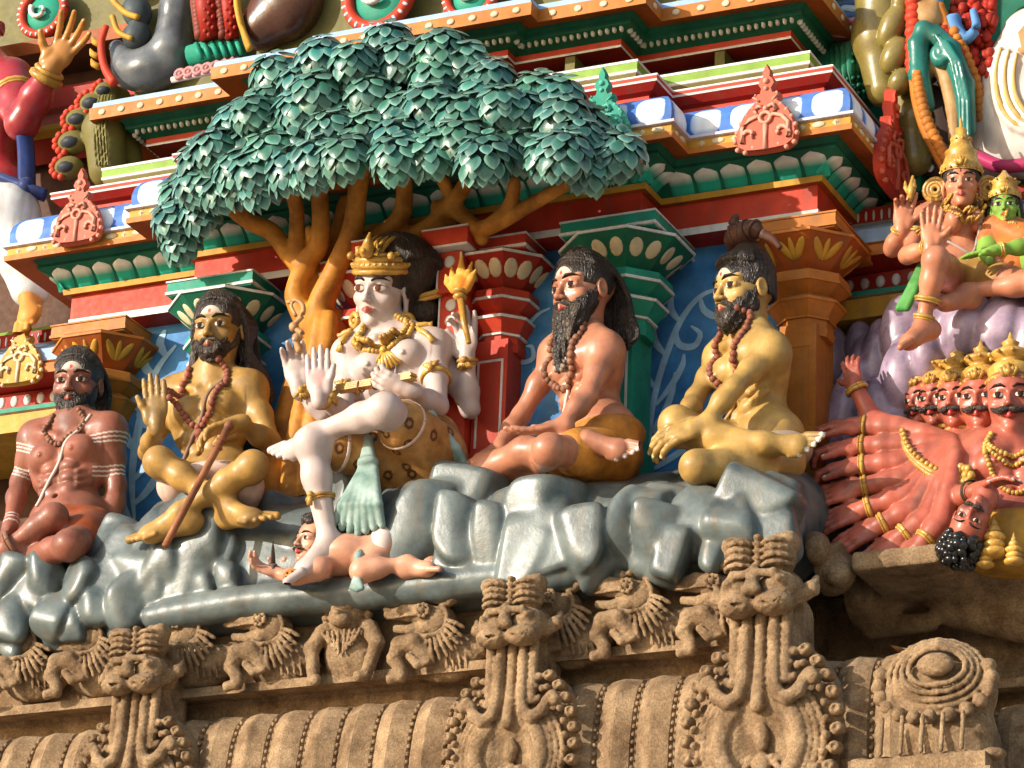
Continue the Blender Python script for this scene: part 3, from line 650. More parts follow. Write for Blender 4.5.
def build_tree():
    rng=np.random.default_rng(5)
    T=thing('tree',Q(300,500,-.3),'stucco tree with orange twisting trunk and teal leaf clusters above the pale deity','tree')
    v=Vol((-1.5,-.72,5.55),(.55,-.10,7.05),.007)
    def br(pts,k=.02):
        P=catmull([Q(a,b,c) for a,b,c,r in pts],5); R=np.interp(np.linspace(0,1,len(P)),np.linspace(0,1,len(pts)),[p[3]*(.86 if p[1]<300 else 1) for p in pts]); v.chain(P,R,k)
    for dx,dy,r in ((0,0,.055),(-22,.02,.045),(16,.03,.045),(-8,-.05,.035),(8,-.045,.035),(-30,.05,.03),(28,.04,.035)):
        br([(300+dx*1.25,515,-.30+dy,r*1.15),(303+dx,450,-.30+dy,r),(313+dx*.75,390,-.29+dy,r*.95),(322+dx*.6,345,-.29+dy,r*.9),(325+dx*.5,318,-.29+dy,r*.8)],.012)
    br([(316,350,-.30,.045),(320,308,-.31,.042),(337,268,-.34,.04),(352,232,-.37,.038),(357,195,-.42,.034),(362,165,-.5,.03)],.015)
    br([(318,345,-.29,.04),(299,305,-.30,.036),(297,288,-.31,.036),(307,262,-.33,.036),(320,242,-.36,.034),(320,200,-.42,.03),(316,170,-.48,.028)],.015)
    br([(322,330,-.28,.03),(314,300,-.27,.025),(318,270,-.27,.025),(335,240,-.27,.025),(345,200,-.33,.025)],.015)
    br([(306,268,-.32,.035),(290,255,-.33,.03),(272,232,-.36,.028),(250,222,-.42,.025),(226,205,-.5,.022)])
    br([(300,258,-.32,.026),(297,235,-.36,.024),(296,205,-.42,.022),(285,180,-.5,.02)])
    br([(312,245,-.33,.018),(311,236,-.36,.017),(309,228,-.38,.012)],.01)
    br([(345,262,-.30,.035),(372,240,-.31,.03),(397,222,-.33,.028),(404,205,-.36,.026),(404,175,-.44,.024)])
    br([(355,245,-.29,.03),(385,236,-.29,.028),(420,232,-.30,.026),(442,215,-.33,.028),(462,190,-.4,.024),(472,170,-.48,.02)])
    br([(420,232,-.30,.024),(446,222,-.31,.022),(455,205,-.33,.022),(440,175,-.42,.02)])
    br([(436,206,-.34,.022),(458,212,-.35,.024),(478,228,-.37,.024),(500,222,-.40,.024),(530,205,-.45,.022),(560,188,-.5,.02),(590,172,-.56,.016)])
    br([(490,226,-.38,.02),(510,205,-.43,.02),(515,180,-.5,.018)])
    br([(480,228,-.36,.016),(482,240,-.35,.012),(478,232,-.36,.01)])
    tm=paint('trunk_orange_paint',(.52,.19,.03),.34,.35,.3,.3,1.2,c2=(.62,.27,.04),dirtc=(.15,.05,.01))
    v.mesh('trunk',tm,T)
    P0,C0=leaf_arrays(); cm=CM(); core=MB(); core.sm=True
    cx,cy=400,130
    for px,py in CL_PX:
        py-=13*min(1,max(0,(py-45)/110)) if px>215 else 4; px-=10 if px>560 else 0
        e=((px-cx)/250)**2+((py-cy)/120)**2
        y=-.50-.28*math.sqrt(max(0,1-e)) + rng.uniform(-.06,.06)
        if py>150 and px>240: y-=.06
        c=Q(px,py,y); out=nrm((CR*(px-cx)/260*.6+np.array([0,-1.,0])*.9+CU*((cy-py)/130*.6+.12)))
        R=.086*rng.uniform(.82,1.12)*(.85 if px<260 else 1)
        cf=rng.uniform(.75,1.2); ch=rng.uniform(0,1)
        core.ball(c,(R*.72,R*.72,R*.68),10,7)
        # frame: axis a points up-and-out; leaves hang away from it
        ax=nrm(out*.8+np.array([0,0,.75])); u,w=frame(ax)
        for ring,(th,nn,ln) in enumerate(((.2,4,.85),(.62,8,.95),(1.02,11,1.0),(1.40,12,1.05),(1.75,12,1.05),(2.05,8,.9))):
            for k in range(nn):
                q=2*PI*(k+.5*(ring%2)+rng.uniform(-.18,.18))/nn; t=th+rng.uniform(-.09,.09)
                d=math.sin(t)*(math.cos(q)*u+math.sin(q)*w)+math.cos(t)*ax
                tang=math.cos(t)*(math.cos(q)*u+math.sin(q)*w)-math.sin(t)*ax
                g=nrm(tang*.9+np.array([0,0,-.45])+d*rng.uniform(.35,.75)); nn_=nrm(d-(d@g)*g); s=np.cross(g,nn_)
                L=.060*ln*rng.uniform(.85,1.15); base=c+d*R*.78
                W=L*rng.uniform(1.25,1.6)
                Pl=base+P0[...,0:1]*W*s+P0[...,1:2]*L*g+P0[...,2:3]*L*nn_
                Pb=base+P0[...,0:1]*W*s*.98+P0[...,1:2]*L*g+(P0[...,2:3]-.10*(1-C0[...,None]))*L*nn_
                f=rng.uniform(.42,1.05)*cf; hue=min(1,max(0,ch+rng.uniform(-.3,.3)))
                dk=np.array([.010+.03*hue,.12+.06*hue,.115-.01*hue])*f; lt=np.array([.30,.54,.46])*rng.uniform(.4,1.15)
                Cc=np.ones(P0.shape[:2]+(4,)); Cc[...,:3]=dk+(lt-dk)*(C0[...,None]*.7)  # pale painted edges and tips; rim highlights put into the same colour
                cm.grid(Pl,Cc); cm.grid(Pb[:,::-1],Cc[:,::-1])
    crown=cm.build('crown',paint('leaf_paint',(.015,.10,.08),.30,.3,.25,.12,2,attr=True,coat=.3),T)
    # backing blobs behind the clusters; gap shade put into their near-black green
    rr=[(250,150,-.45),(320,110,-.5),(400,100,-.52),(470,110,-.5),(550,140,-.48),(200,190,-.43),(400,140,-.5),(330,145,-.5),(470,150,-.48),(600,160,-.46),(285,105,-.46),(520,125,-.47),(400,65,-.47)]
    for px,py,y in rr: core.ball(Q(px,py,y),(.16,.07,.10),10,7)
    core.build('leaf_cores',paint('leaf_shade_paint',(.008,.04,.032),.5,.2,.1),crown)
# ================================================================ figure kit
def A(*v): return np.array(v,float)
def vsample(v,p):
    i=[int(round((p[k]-v.lo[k])/v.h)) for k in range(3)]
    if any(i[k]<0 or i[k]>=v.n[k] for k in range(3)): return 1.0
    return float(v.d[i[0],i[1],i[2]])
def snap(v,p,d,off,reach=.3):
    """slide p against d until it lies off above the sculpted surface"""
    q=A(*p)+nrm(d)*reach
    for _ in range(int(2*reach/.002)):
        if vsample(v,q)<off: return q
        q=q-nrm(d)*.002
    return A(*p)
class Head:
    def __init__(s,eye,H,yaw=0,pitch=8,roll=0,sex='m'):
        s.H=H; s.R=rot_axes(math.radians(yaw),math.radians(pitch),math.radians(roll)); s.c=A(*eye)-s.R@A(0,-.37,0)*H; s.sex=sex; s.ns=.78 if sex=='f' else 1.0; s.es=1.15 if sex=='f' else 1.0
    def pt(s,x,y,z): return s.c+s.H*(s.R@A(x,y,z))
    def loc(s,V): return ((V-s.c)@s.R)/s.H
    def e(s,v,c,r,k=.03,cut=False): v.ell(s.pt(*c),A(*r)*s.H,s.R,k*s.H,cut)
    def co(s,v,a,b,ra,rb,k=.03,cut=False): v.cone(s.pt(*a),s.pt(*b),ra*s.H,rb*s.H,k*s.H,cut)
    def build(s,v,neck=None,lobes=False,nr=.23):
        e,co=s.e,s.co
        e(v,(0,.06,.15),(.345,.425,.36)); e(v,(0,-.06,-.12),(.285,.30,.36),.08)
        e(v,(0,-.12,-.33),(.20,.20,.15),.08); e(v,(0,-.27,-.425),(.095,.085,.075),.06)
        for q in (1,-1):
            e(v,(q*.185,-.21,-.12),(.10,.10,.09),.07)
            co(v,(q*.22,-.25,.105),(q*.05,-.335,.075),.045,.05,.06)
            e(v,(q*.15,-.405,.0),(.10,.075,.06),.05,True)
            co(v,(q*.235,-.255,.0),(q*.15,-.325,.052),.016,.02,.015); co(v,(q*.15,-.325,.052),(q*.07,-.305,.01),.02,.014,.015)
            e(v,(q*.15,-.30,.0),(.095,.045,.055),.02)
            e(v,(q*.345,.04,-.03),(.035,.085,.13),.03); e(v,(q*.365,.03,-.01),(.03,.045,.07),.02,True)
            if lobes: co(v,(q*.35,.03,-.14),(q*.36,.03,-.34),.035,.03,.03)
            e(v,(q*.047*s.ns,-.40,-.155),(.038*s.ns,.046,.032),.025)
            co(v,(q*.005,-.405,-.255),(q*.095,-.345,-.275),.024,.012,.02); co(v,(q*.005,-.40,-.30),(q*.075,-.35,-.285),.03,.014,.02)
        co(v,(0,-.345,.06),(0,-.445+.02*(1-s.ns)*3,-.13),.030*s.ns,.038*s.ns,.035); e(v,(0,-.45+.025*(1-s.ns)*3,-.14),(.042*s.ns,.040,.038),.025)
        if neck is not None:
            v.cone(s.pt(0,.08,-.15),neck,nr*s.H*.95,nr*s.H*1.05,.10*s.H)
    def paints(s,ash=False,dot=False,lip=(.45,.05,.04),marks=(),lw=1.0):
        def f(V,C):
            L=s.loc(V); x,y,z=L[:,0],L[:,1],L[:,2]; fr=(y<-.2)
            def put(m,c):
                a=np.clip(m,0,1)*fr; C[:,:3]=np.where(a[:,None]>C[:,3:4]*.99,np.array(c),C[:,:3]); C[:,3]=np.maximum(C[:,3],a)
            put(1.6-1.6*((x/(.105*lw))**2+((z+.278+.016*(lw<1))/(.048*lw))**2),lip)
            if ash: put(np.minimum((z-.13)/.03,(.40-z)/.03)*np.clip((.30-abs(x))/.04,0,1)*.40,(.50,.42,.33))
            if ash=='lines':
                pass
            if dot: put(1.8-1.8*((x/.035)**2+((z-.2)/.04)**2),(.45,.03,.02))
            for mx,mz,rx,rz,c in marks: put(1.8-1.8*(((x-mx)/rx)**2+((z-mz)/rz)**2),c)
        return f
    def features(s,T,brow=(.02,.012,.008),look=0.0,iris=(.03,.012,.006)):
        H=s.H; wm=paint('eye_paint',(.6,.56,.5),.75,.02,0,0,attr=True); bm=paint('brow_paint',brow,.4,.1,0,0)
        for q in (1,-1):
            nu,nv=15,11; U,Vv=np.meshgrid(np.linspace(-1,1,nu),np.linspace(-1,1,nv)); w=np.clip(1-U**2,0,1)**.6
            x=U*.082*s.es; z=Vv*.040*s.es*w+.004; y=-.345-.028*np.sqrt(np.clip(1-U**2*.9-(Vv*w)**2*.5,0,1))+.02*(np.abs(U)**2)
            P=np.stack([q*.15+x,y+ .025*q*np.sign(q)*0+ .03*np.maximum(0,q*x)/.082,z],-1)
            r=np.sqrt((x-look)**2+(z-.006)**2); C=np.ones(P.shape[:2]+(4,)); C[...,:3]=np.where((r<.041*s.es)[...,None],np.array(iris),np.array((.62,.55,.49)))
            C[...,:3]=np.where(((Vv>.62)|(Vv<-.82))[...,None],np.array((.02,.012,.01)),C[...,:3])
            W=s.c+H*(P@s.R.T); cm=CM(); cm.grid(W,C); bk=P.copy(); bk[...,1]+=.03; cm.grid((s.c+H*(bk@s.R.T))[:,::-1],C[:,::-1]); cm.build('eye',wm,T)
            mb=MB(); mb.sm=True; mb.tube([s.pt(q*.05,-.385,.095),s.pt(q*.11,-.385,.135),s.pt(q*.19,-.345,.135),s.pt(q*.265,-.265,.10)],[.013*H,.018*H,.015*H,.006*H],6); mb.build('eyebrow',bm,T)
def torso(v,P,N,SL,SR,s=1.0,abs_=True,breast=0,k=.05,thin=1.0):
    up=nrm(N-P); x=nrm(SR-SL); x=nrm(x-up*(x@up)); f=np.cross(x,up); R=np.stack([x,-f,up],1)
    L=np.linalg.norm(N-P)/.50
    def e(c,r,kk=k): v.ell(c,A(*r)*s,R,kk)
    sw=np.linalg.norm(SR-SL)/.36
    e(N-up*.17*L-f*.005,(.134*sw,.092,.17*L)); e(P+up*.17*L,(.098*thin*sw,.076,.15*L)); e(P+up*.03,(.148,.115,.11))
    for q in (1,-1):
        S=SR if q>0 else SL
        e(N-up*.15*L+x*q*.075*sw+f*.068,(.074*sw,.044,.054),.012)
        if breast: e(N-up*.18*L+x*q*.07+f*.085,(.055,.055,.055),.02)
        v.ell(S-up*.012,A(.049,.051,.058)*s,R,.04); v.cone(N+up*.05,S+up*.012,.045*s,.045*s,.05)
        v.cone(N+f*.055-up*.035+x*q*.03,S+f*.035+up*.015,.014*s,.014*s,.02)
        v.cone(S-up*.02,N-up*.22*L+x*q*.09,.05*s,.055*s,.05)
        e(N-up*.165*L+x*q*.075*sw+f*.108,(.009,.008,.009),.004)
        if abs_:
            for j,h in enumerate((.27,.21,.15)): e(P+up*h*L+x*q*.034+f*.072,(.036,.026,.027),.010)
            for j in range(3): v.cone(N-up*(.24+.035*j)*L+x*q*.115*sw+f*.035,N-up*(.27+.035*j)*L+x*q*.07+f*.075,.012,.010,.010)
    v.cone(P+up*.085+f*.085,P+up*.085+f*.13,.008,.010,.012,True)
    return R
def arm(v,S,E,W,s=1.0,k=.025):
    S,E,W=A(*S),A(*E),A(*W); m=S*.5+E*.5; fm=E*.65+W*.35
    v.chain([S,m,E],[.041*s,.039*s,.030*s],k); v.chain([E,fm,W],[.031*s,.033*s,.0215*s],k)
def leg(v,Hp,K,An,s=1.0,k=.03,bulge=None):
    Hp,K,An=A(*Hp),A(*K),A(*An); m=Hp*.55+K*.45; cm_=K*.66+An*.34
    v.chain([Hp,m,K],[.078*s,.069*s,.049*s],k)
    v.ell(K,A(.053,.053,.053)*s,None,k)
    b=A(0,0,0) if bulge is None else A(*bulge)
    v.chain([K,cm_+b*.5,An],[.043*s,.045*s,.028*s],k)
def hand(v,W,d,n,side=1,curl=.25,s=1.0,spread=.10,thumb=.9,tc=.3,lens=(.074,.083,.078,.062),curls=None):
    """W wrist, d fingers, n palm normal, side: +1 thumb towards cross(d,n)"""
    W=A(*W); d=nrm(d); n=nrm(A(*n)-d*(A(*n)@d)); t=side*np.cross(d,n); R=np.stack([t,n,d],1); tips=[]
    v.cone(W-d*.02*s,W+d*.03*s,.024*s,.024*s,.02); v.ell(W+d*.052*s,A(.040,.0175,.052)*s,R,.012)
    for q in range(4): 
        b=W+d*(.092-.006*abs(q-1.3))*s+t*(.031-.0205*q)*s; a=(1.5-q)*spread; dd=math.cos(a)*d+math.sin(a)*t; l=lens[q]*s
        c=curl if curls is None else curls[q]; p=b; pts=[b-dd*.02*s]; ang=0
        for sg,(fr,mu) in enumerate(((.45,.6),(.32,1.0),(.26,.8))):
            ang+=c*mu; p=p+(math.cos(ang)*dd+math.sin(ang)*n)*l*fr; pts.append(p)
        pts.insert(1,b); v.chain(pts,[.0105*s,.0102*s,.0098*s,.009*s,.0072*s],.004); tips.append((p,-(math.cos(ang)*n-math.sin(ang)*dd)))
    b=W+d*.028*s+t*.026*s; v.ell(b+t*.004*s+n*.006*s,A(.016,.016,.03)*s,R,.012)
    dd=nrm(d*math.cos(thumb)+t*math.sin(thumb)+n*.25); d2=nrm(dd*math.cos(tc)+d*math.sin(tc)+n*.1)
    p1=b+dd*.045*s; p2=p1+d2*.032*s; v.chain([b,p1,p2],[.0145*s,.0115*s,.009*s],.008); tips.append((p2,-n))
    return tips
def foot(v,An,d,up,s=1.0,side=1):
    """An ankle, d toes direction, up instep direction, side: big toe towards side*cross(d,up)"""
    An=A(*An); d=nrm(d); up=nrm(A(*up)-d*(A(*up)@d)); t=side*np.cross(d,up); R=np.stack([t,d,up],1); tips=[]
    v.ell(An-d*.03*s-up*.035*s,A(.033,.045,.036)*s,R,.02); v.cone(An-up*.005*s,An+d*.10*s-up*.045*s,.034*s,.026*s,.03)
    v.ell(An+d*.11*s-up*.05*s,A(.044,.042,.022)*s,R,.02); v.cone(An-d*.02*s-up*.045*s,An+d*.11*s-up*.055*s,.03*s,.026*s,.03)
    for q in range(5):
        b=An+d*(.140-.010*q*q*.35)*s+t*(.036-.0185*q)*s-up*.052*s; r=(.0155,.0105,.010,.0095,.009)[q]*s
        p=b+d*(.056-.005*q)*s-up*.008*s; v.cone(b,p,r,r*.95,.004); tips.append((p+d*r*.5,up))
    return tips
def body_mesh(v,T,skin,pf=()):
    def colf(V):
        C=np.zeros((len(V),4)); 
        for f in pf: f(V,C)
        return C
    return v.mesh('body',skin,T,colf,keep=True)
def band_paint(a,b,ts,w,c,rad=.09,al=.8):
    a,b=A(*a),A(*b); d=b-a; L=np.linalg.norm(d); d=d/L
    def f(V,C):
        t=(V-a)@d/L; r=np.linalg.norm(V-a-(t*L)[:,None]*d,axis=1)
        for q in ts:
            m=(abs(t-q)*L<w)&(r<rad); C[m,:3]=c; C[m,3]=al
    return f
def tip_paint(tips,c,r=.008,back=.002):
    def f(V,C):
        for p,n in tips:
            m=((V-p-n*.006)**2).sum(1)<r*r; C[m,:3]=c; C[m,3]=1
    return f
def spot_paint(p,r,c,al=1):
    p=A(*p)
    def f(V,C):
        a=np.clip(1.5-np.linalg.norm(V-p,axis=1)/r,0,1)*al; m=a>C[:,3]; C[m,:3]=c; C[m,3]=a[m]
    return f
def strand(m,sx,sz,dist,st):
    """fine combed grooves in painted hair: stretched noise bump"""
    nt=m.node_tree
    if nt.nodes.get('strand'): return m
    N=nt.nodes;L=nt.links; g=N.new('ShaderNodeNewGeometry'); mp=N.new('ShaderNodeMapping'); mp.inputs['Scale'].default_value=(sx,sx,sz); n=N.new('ShaderNodeTexNoise'); n.name='strand'; n.inputs['Scale'].default_value=1; n.inputs['Detail'].default_value=3; n.inputs['Distortion'].default_value=.6
    b=N.new('ShaderNodeBump'); b.inputs['Distance'].default_value=dist; b.inputs['Strength'].default_value=st
    L.new(g.outputs['Position'],mp.inputs['Vector']); L.new(mp.outputs[0],n.inputs['Vector']); L.new(n.outputs['Fac'],b.inputs['Height']); L.new(b.outputs[0],N['Principled BSDF'].inputs['Normal']); return m
HAIRM=lambda:strand(paint('hair_paint',(.030,.020,.015),.33,.35,.2,.15,2,dirtc=(.2,.13,.08),coat=.06),190,45,.012,.9)
BEARDM=lambda:strand(paint('beard_paint',(.032,.022,.018),.30,.35,.25,.2,2,dirtc=(.25,.17,.1),coat=.06),170,70,.014,1)
def hair(h,T,locks,base=((0,.05,.15),(.352,.43,.36)),h_=.0036,face=True,name='hair',mat=None,extra=None,bounds=((-1.1,-.8,-1.6),(1.1,1.4,1.3))):
    lo,hi=A(9,9,9),A(-9,-9,-9)
    for x in (bounds[0][0],bounds[1][0]):
        for y in (bounds[0][1],bounds[1][1]):
            for z in (bounds[0][2],bounds[1][2]): p=h.pt(x,y,z); lo=np.minimum(lo,p); hi=np.maximum(hi,p)
    v=Vol(lo,hi,h_)
    if base: h.e(v,base[0],base[1])
    if face:
        h.e(v,(0,-.46,-.08),(.255,.25,.40),.05,True); h.e(v,(0,-.30,-.45),(.6,.30,.40),.05,True)
    for pts,rad in locks:
        P=catmull([h.pt(*p) for p in pts],4); R=np.interp(np.linspace(0,1,len(P)),np.linspace(0,1,len(rad)),rad)*h.H; v.chain(P,R,.0035*h.H/.25)
    if extra: extra(v)
    return v.mesh(name,mat or HAIRM(),T)
def swept_locks(n,rng,fall=-.7,spread=.36,wave=.03,r=.042,lift=1.03,front=.31):
    out=[]
    for i in range(n):
        a=-1.25+2.5*i/(n-1); sx=math.sin(a); cx=math.cos(a)
        f=(sx*.33,-.30*cx+.02*abs(sx),front-.10*abs(sx)**2+.02)
        m1=(sx*.34*lift,-.10+.05*abs(sx),.16+.40*cx*lift); m2=(sx*.33*lift,.30,.12+.33*cx); m3=(sx*.36*lift,.46+.03*cx,-.05+.08*cx)
        e1=(sx*spread+rng.uniform(-.02,.02),.47,-.32); e2=(sx*spread*1.1+rng.uniform(-wave,wave),.44+rng.uniform(-wave,wave),fall*.8); e3=(sx*spread+rng.uniform(-wave,wave),.40,fall+rng.uniform(-.06,.06))
        q=r*rng.uniform(.62,.98); out.append(([f,m1,m2,m3,e1,e2,e3],[q*.7,q,q,q*1.05,q*1.1,q,q*.45]))
    return out
def beard(h,T,length=.3,width=.24,n=17,rng=None,wave=.02,taper=.5,r=.042,full=True,down=0.0):
    locks=[]; rng=rng or np.random.default_rng(3)
    for row in range(3):
        for i in range(n):
            a=-1.35+2.7*i/(n-1); sx,cx=math.sin(a),math.cos(a)
            z0=-.30+.22*abs(sx)**2-.06*row; y0=-.335*cx-.02+.04*row; x0=sx*.29
            if row==0: y0-=.02; z0-=.03*cx
            L=length*(cx**1.2*.85+.15)*(1-.12*row)
            if L<.04: continue
            pts=[(x0,y0,z0)]
            for t in (.35,.7,1.0):
                pts.append((x0*(1-taper*t)+rng.uniform(-wave,wave),y0*(1-.12*t)-.045*math.sin(t*2.2)*cx+down*t+rng.uniform(-wave,wave),z0-.06-L*t))
            q=r*rng.uniform(.6,.95); locks.append((pts,[q,q*1.05,q*.9,q*.35]))
    def extra(v):
        for q in (1,-1):
            h.co(v,(q*.31,-.02,-.02),(q*.27,-.10,-.24),.03,.045); h.co(v,(q*.27,-.10,-.24),(q*.15,-.22,-.38),.045,.055); h.co(v,(q*.15,-.22,-.37),(0,-.28,-.42),.06,.065)
            h.e(v,(q*.0,-.37,-.355),(.06,.03,.025))
    hair(h,T,locks,None,face=False,name='beard',mat=BEARDM(),extra=extra,bounds=((-.5,-.75,-.6-length),(.5,.3,.05)))
    mb=[]
    for q in (1,-1):
        for j in range(3): mb.append(([(q*.012,-.405+.01*j,-.222-.008*j),(q*.08,-.395+.01*j,-.222-.012*j),(q*.155,-.335,-.27-.02*j),(q*.19,-.28,-.35-.02*j)],[.014,.024,.022,.012]))
    hair(h,T,mb,None,face=False,name='moustache',mat=BEARDM(),bounds=((-.4,-.6,-.5),(.4,-.1,-.1)))
def bead_string(v,T,pts,d,r,name,mats,every=None,off=None,pend=None,parent=None):
    P=catmull(pts,14); P=[snap(v,p,d,(r*.6 if off is None else off),.055) for p in P]
    # respace
    L=np.r_[0,np.cumsum([np.linalg.norm(P[i+1]-P[i]) for i in range(len(P)-1)])]; n=max(2,int(L[-1]/(every or r*1.8))); mb=MB(); mb.sm=True
    for i in range(n+1):
        q=L[-1]*i/n; p=A(*[np.interp(q,L,[z[k] for z in P]) for k in range(3)]); mb.ball(p,r*(1+.12*math.sin(i*2.3)),7,5)
    if pend is not None:
        c=P[len(P)//2]; mb.ball(c-A(0,0,r*2),r*1.5,8,6); mb.ball(c-A(0,0,r*4.4),(r*1.1,r*1.1,r*1.8),8,6)
    return mb.build(name,mats,T)
def thread(v,T,pts,d,r=.006,mat=None,name='sacred_thread'):
    P=[snap(v,p,d,r*.5,.06) for p in catmull(pts,10)]
    for _ in range(8): P=[P[0]]+[(P[i-1]+2*P[i]+P[i+1])/4 for i in range(1,len(P)-1)]+[P[-1]]
    mb=MB(); mb.sm=True; mb.tube(P,r,6); return mb.build(name,mat or paint('thread_paint',(.66,.52,.45),.4,.1,.2),T)
def bangle(T,a,b,t,R,r=.007,name='bracelet',mat=None,drop=True,nub=None):
    a,b=A(*a),A(*b); c=a+(b-a)*t; ax=nrm(b-a); mb=MB(); mb.sm=True
    mb.ring(c,ax,R,r,20,7); mb.ring(c+ax*r*1.5,ax,R*.98,r*.6,20,6)
    if nub is not None:
        n=nrm(A(*nub)-ax*(A(*nub)@ax)); s=np.cross(ax,n)
        for k in range(-2,3): mb.tube([c+n*R,c+n*(R+.006)+ax*.018+s*.008*k,c+n*R+ax*(.034-.003*abs(k))+s*.013*k],[.007,.008,.005],6)
        mb.ball(c+n*(R+.006),.013,8,6)
    return mb.build(name,mat or GOLD(),T)
GOLD=lambda:paint('gold_paint',(.50,.23,.035),.27,.25,.55,.35,2.2,dirtc=(.16,.06,.015),c2=(.66,.40,.085),coat=.2)
def vol_for(pts,h=.0036,pad=.16):
    P=np.array(pts); return Vol(P.min(0)-pad,P.max(0)+pad,h)
ASH=(.70,.58,.52)
def thr(SR,P,x,f,up):
    a=SR-x*.05+up*.05; b=P-x*.07+up*.06; return [a+(b-a)*t+f*.055 for t in (0,.25,.5,.75,1)]
def sage_brown():
    T=thing('sage_statue',Q(68,552,-.36),'seated reddish brown sage with short black beard and ash stripes on his arms','statue','sages seated on the rock ledge')
    P,N=Q(69,530,-.34),Q(73,432,-.31); SL,SR=Q(36,438,-.31),Q(110,430,-.31); EL,WL=Q(20,482,-.30),Q(10,527,-.40); ER,WR=Q(117,486,-.29),Q(111,532,-.30)
    HL,HR=Q(52,536,-.40),Q(90,540,-.40); KL,KR=Q(54,517,-.60),Q(70,545,-.66); AL,AR=Q(6,548,-.62),Q(18,562,-.55)
    v=vol_for([P,N,SL,SR,EL,WL,ER,WR,KL,KR,AL,AR,Q(72,340,-.3)]); h=Head(Q(70,379,-.36),.236,-14,6)
    R=torso(v,P,N,SL,SR,1.0); f=-R[:,1]; x=R[:,0]; up=R[:,2]
    h.build(v,N); arm(v,SL,EL,WL); arm(v,SR,ER,WR); leg(v,HL,KL,AL,.80); leg(v,HR,KR,AR,.92)
    hand(v,WL,(-.1,-.3,-1),(0.6,.5,0),-1,.5); hand(v,WR,(.0,-.15,-1),(-.2,.9,0),1,.2); foot(v,AL,(-.8,-.3,-.3),(0,-.5,1),1)
    body_mesh(v,T,paint('brown_skin_paint',(.265,.085,.05),.46,.28,.4,.25,attr=True,coat=.08),[h.paints('y',True,lip=(.26,.05,.04),lw=.72),band_paint(SL,EL,(.25,.32,.39,.75,.82,.89),.0035,ASH),band_paint(SR,ER,(.15,.22,.29,.7,.77,.84),.0035,ASH),band_paint(EL,WL,(.8,.88,.96),.0035,ASH,.06),band_paint(ER,WR,(.75,.83,.91),.0035,ASH,.06)])
    h.features(T); rng=np.random.default_rng(1)
    hair(h,T,swept_locks(27,rng,-.15,.33,.02,.040,1.0,.38)); beard(h,T,.17,.22,17,rng,.025,.35,.042)
    bead_string(v,T,[N+x*-.05+f*.02+up*.05,N-x*.075+f*.10-up*.01,N+f*.13-up*.09,N+x*.075+f*.10-up*.01,N+x*.05+f*.02+up*.05],f,.0095,'necklace',paint('bead_brown',(.22,.10,.06),.35,.2,.2))
    thread(v,T,thr(SR,P,x,f,up),f)
    vb=vol_for([P,KL,KR],.005); vb.ell(P+up*.01,(.165,.13,.06),R,.03); vb.cone(HR,HR*.6+KR*.4,.10,.092,.03); vb.cone(P+x*.14+up*.0+f*.03,P+x*.15-up*.11+f*.03,.028,.034,.02); vb.mesh('loincloth',paint('rust_cloth_paint',(.28,.06,.02),.4,.25,.3),T)
    bangle(T,KL,AL,.86,.042,.009,'anklet',paint('bead_brown',(.22,.10,.06)))
    return T
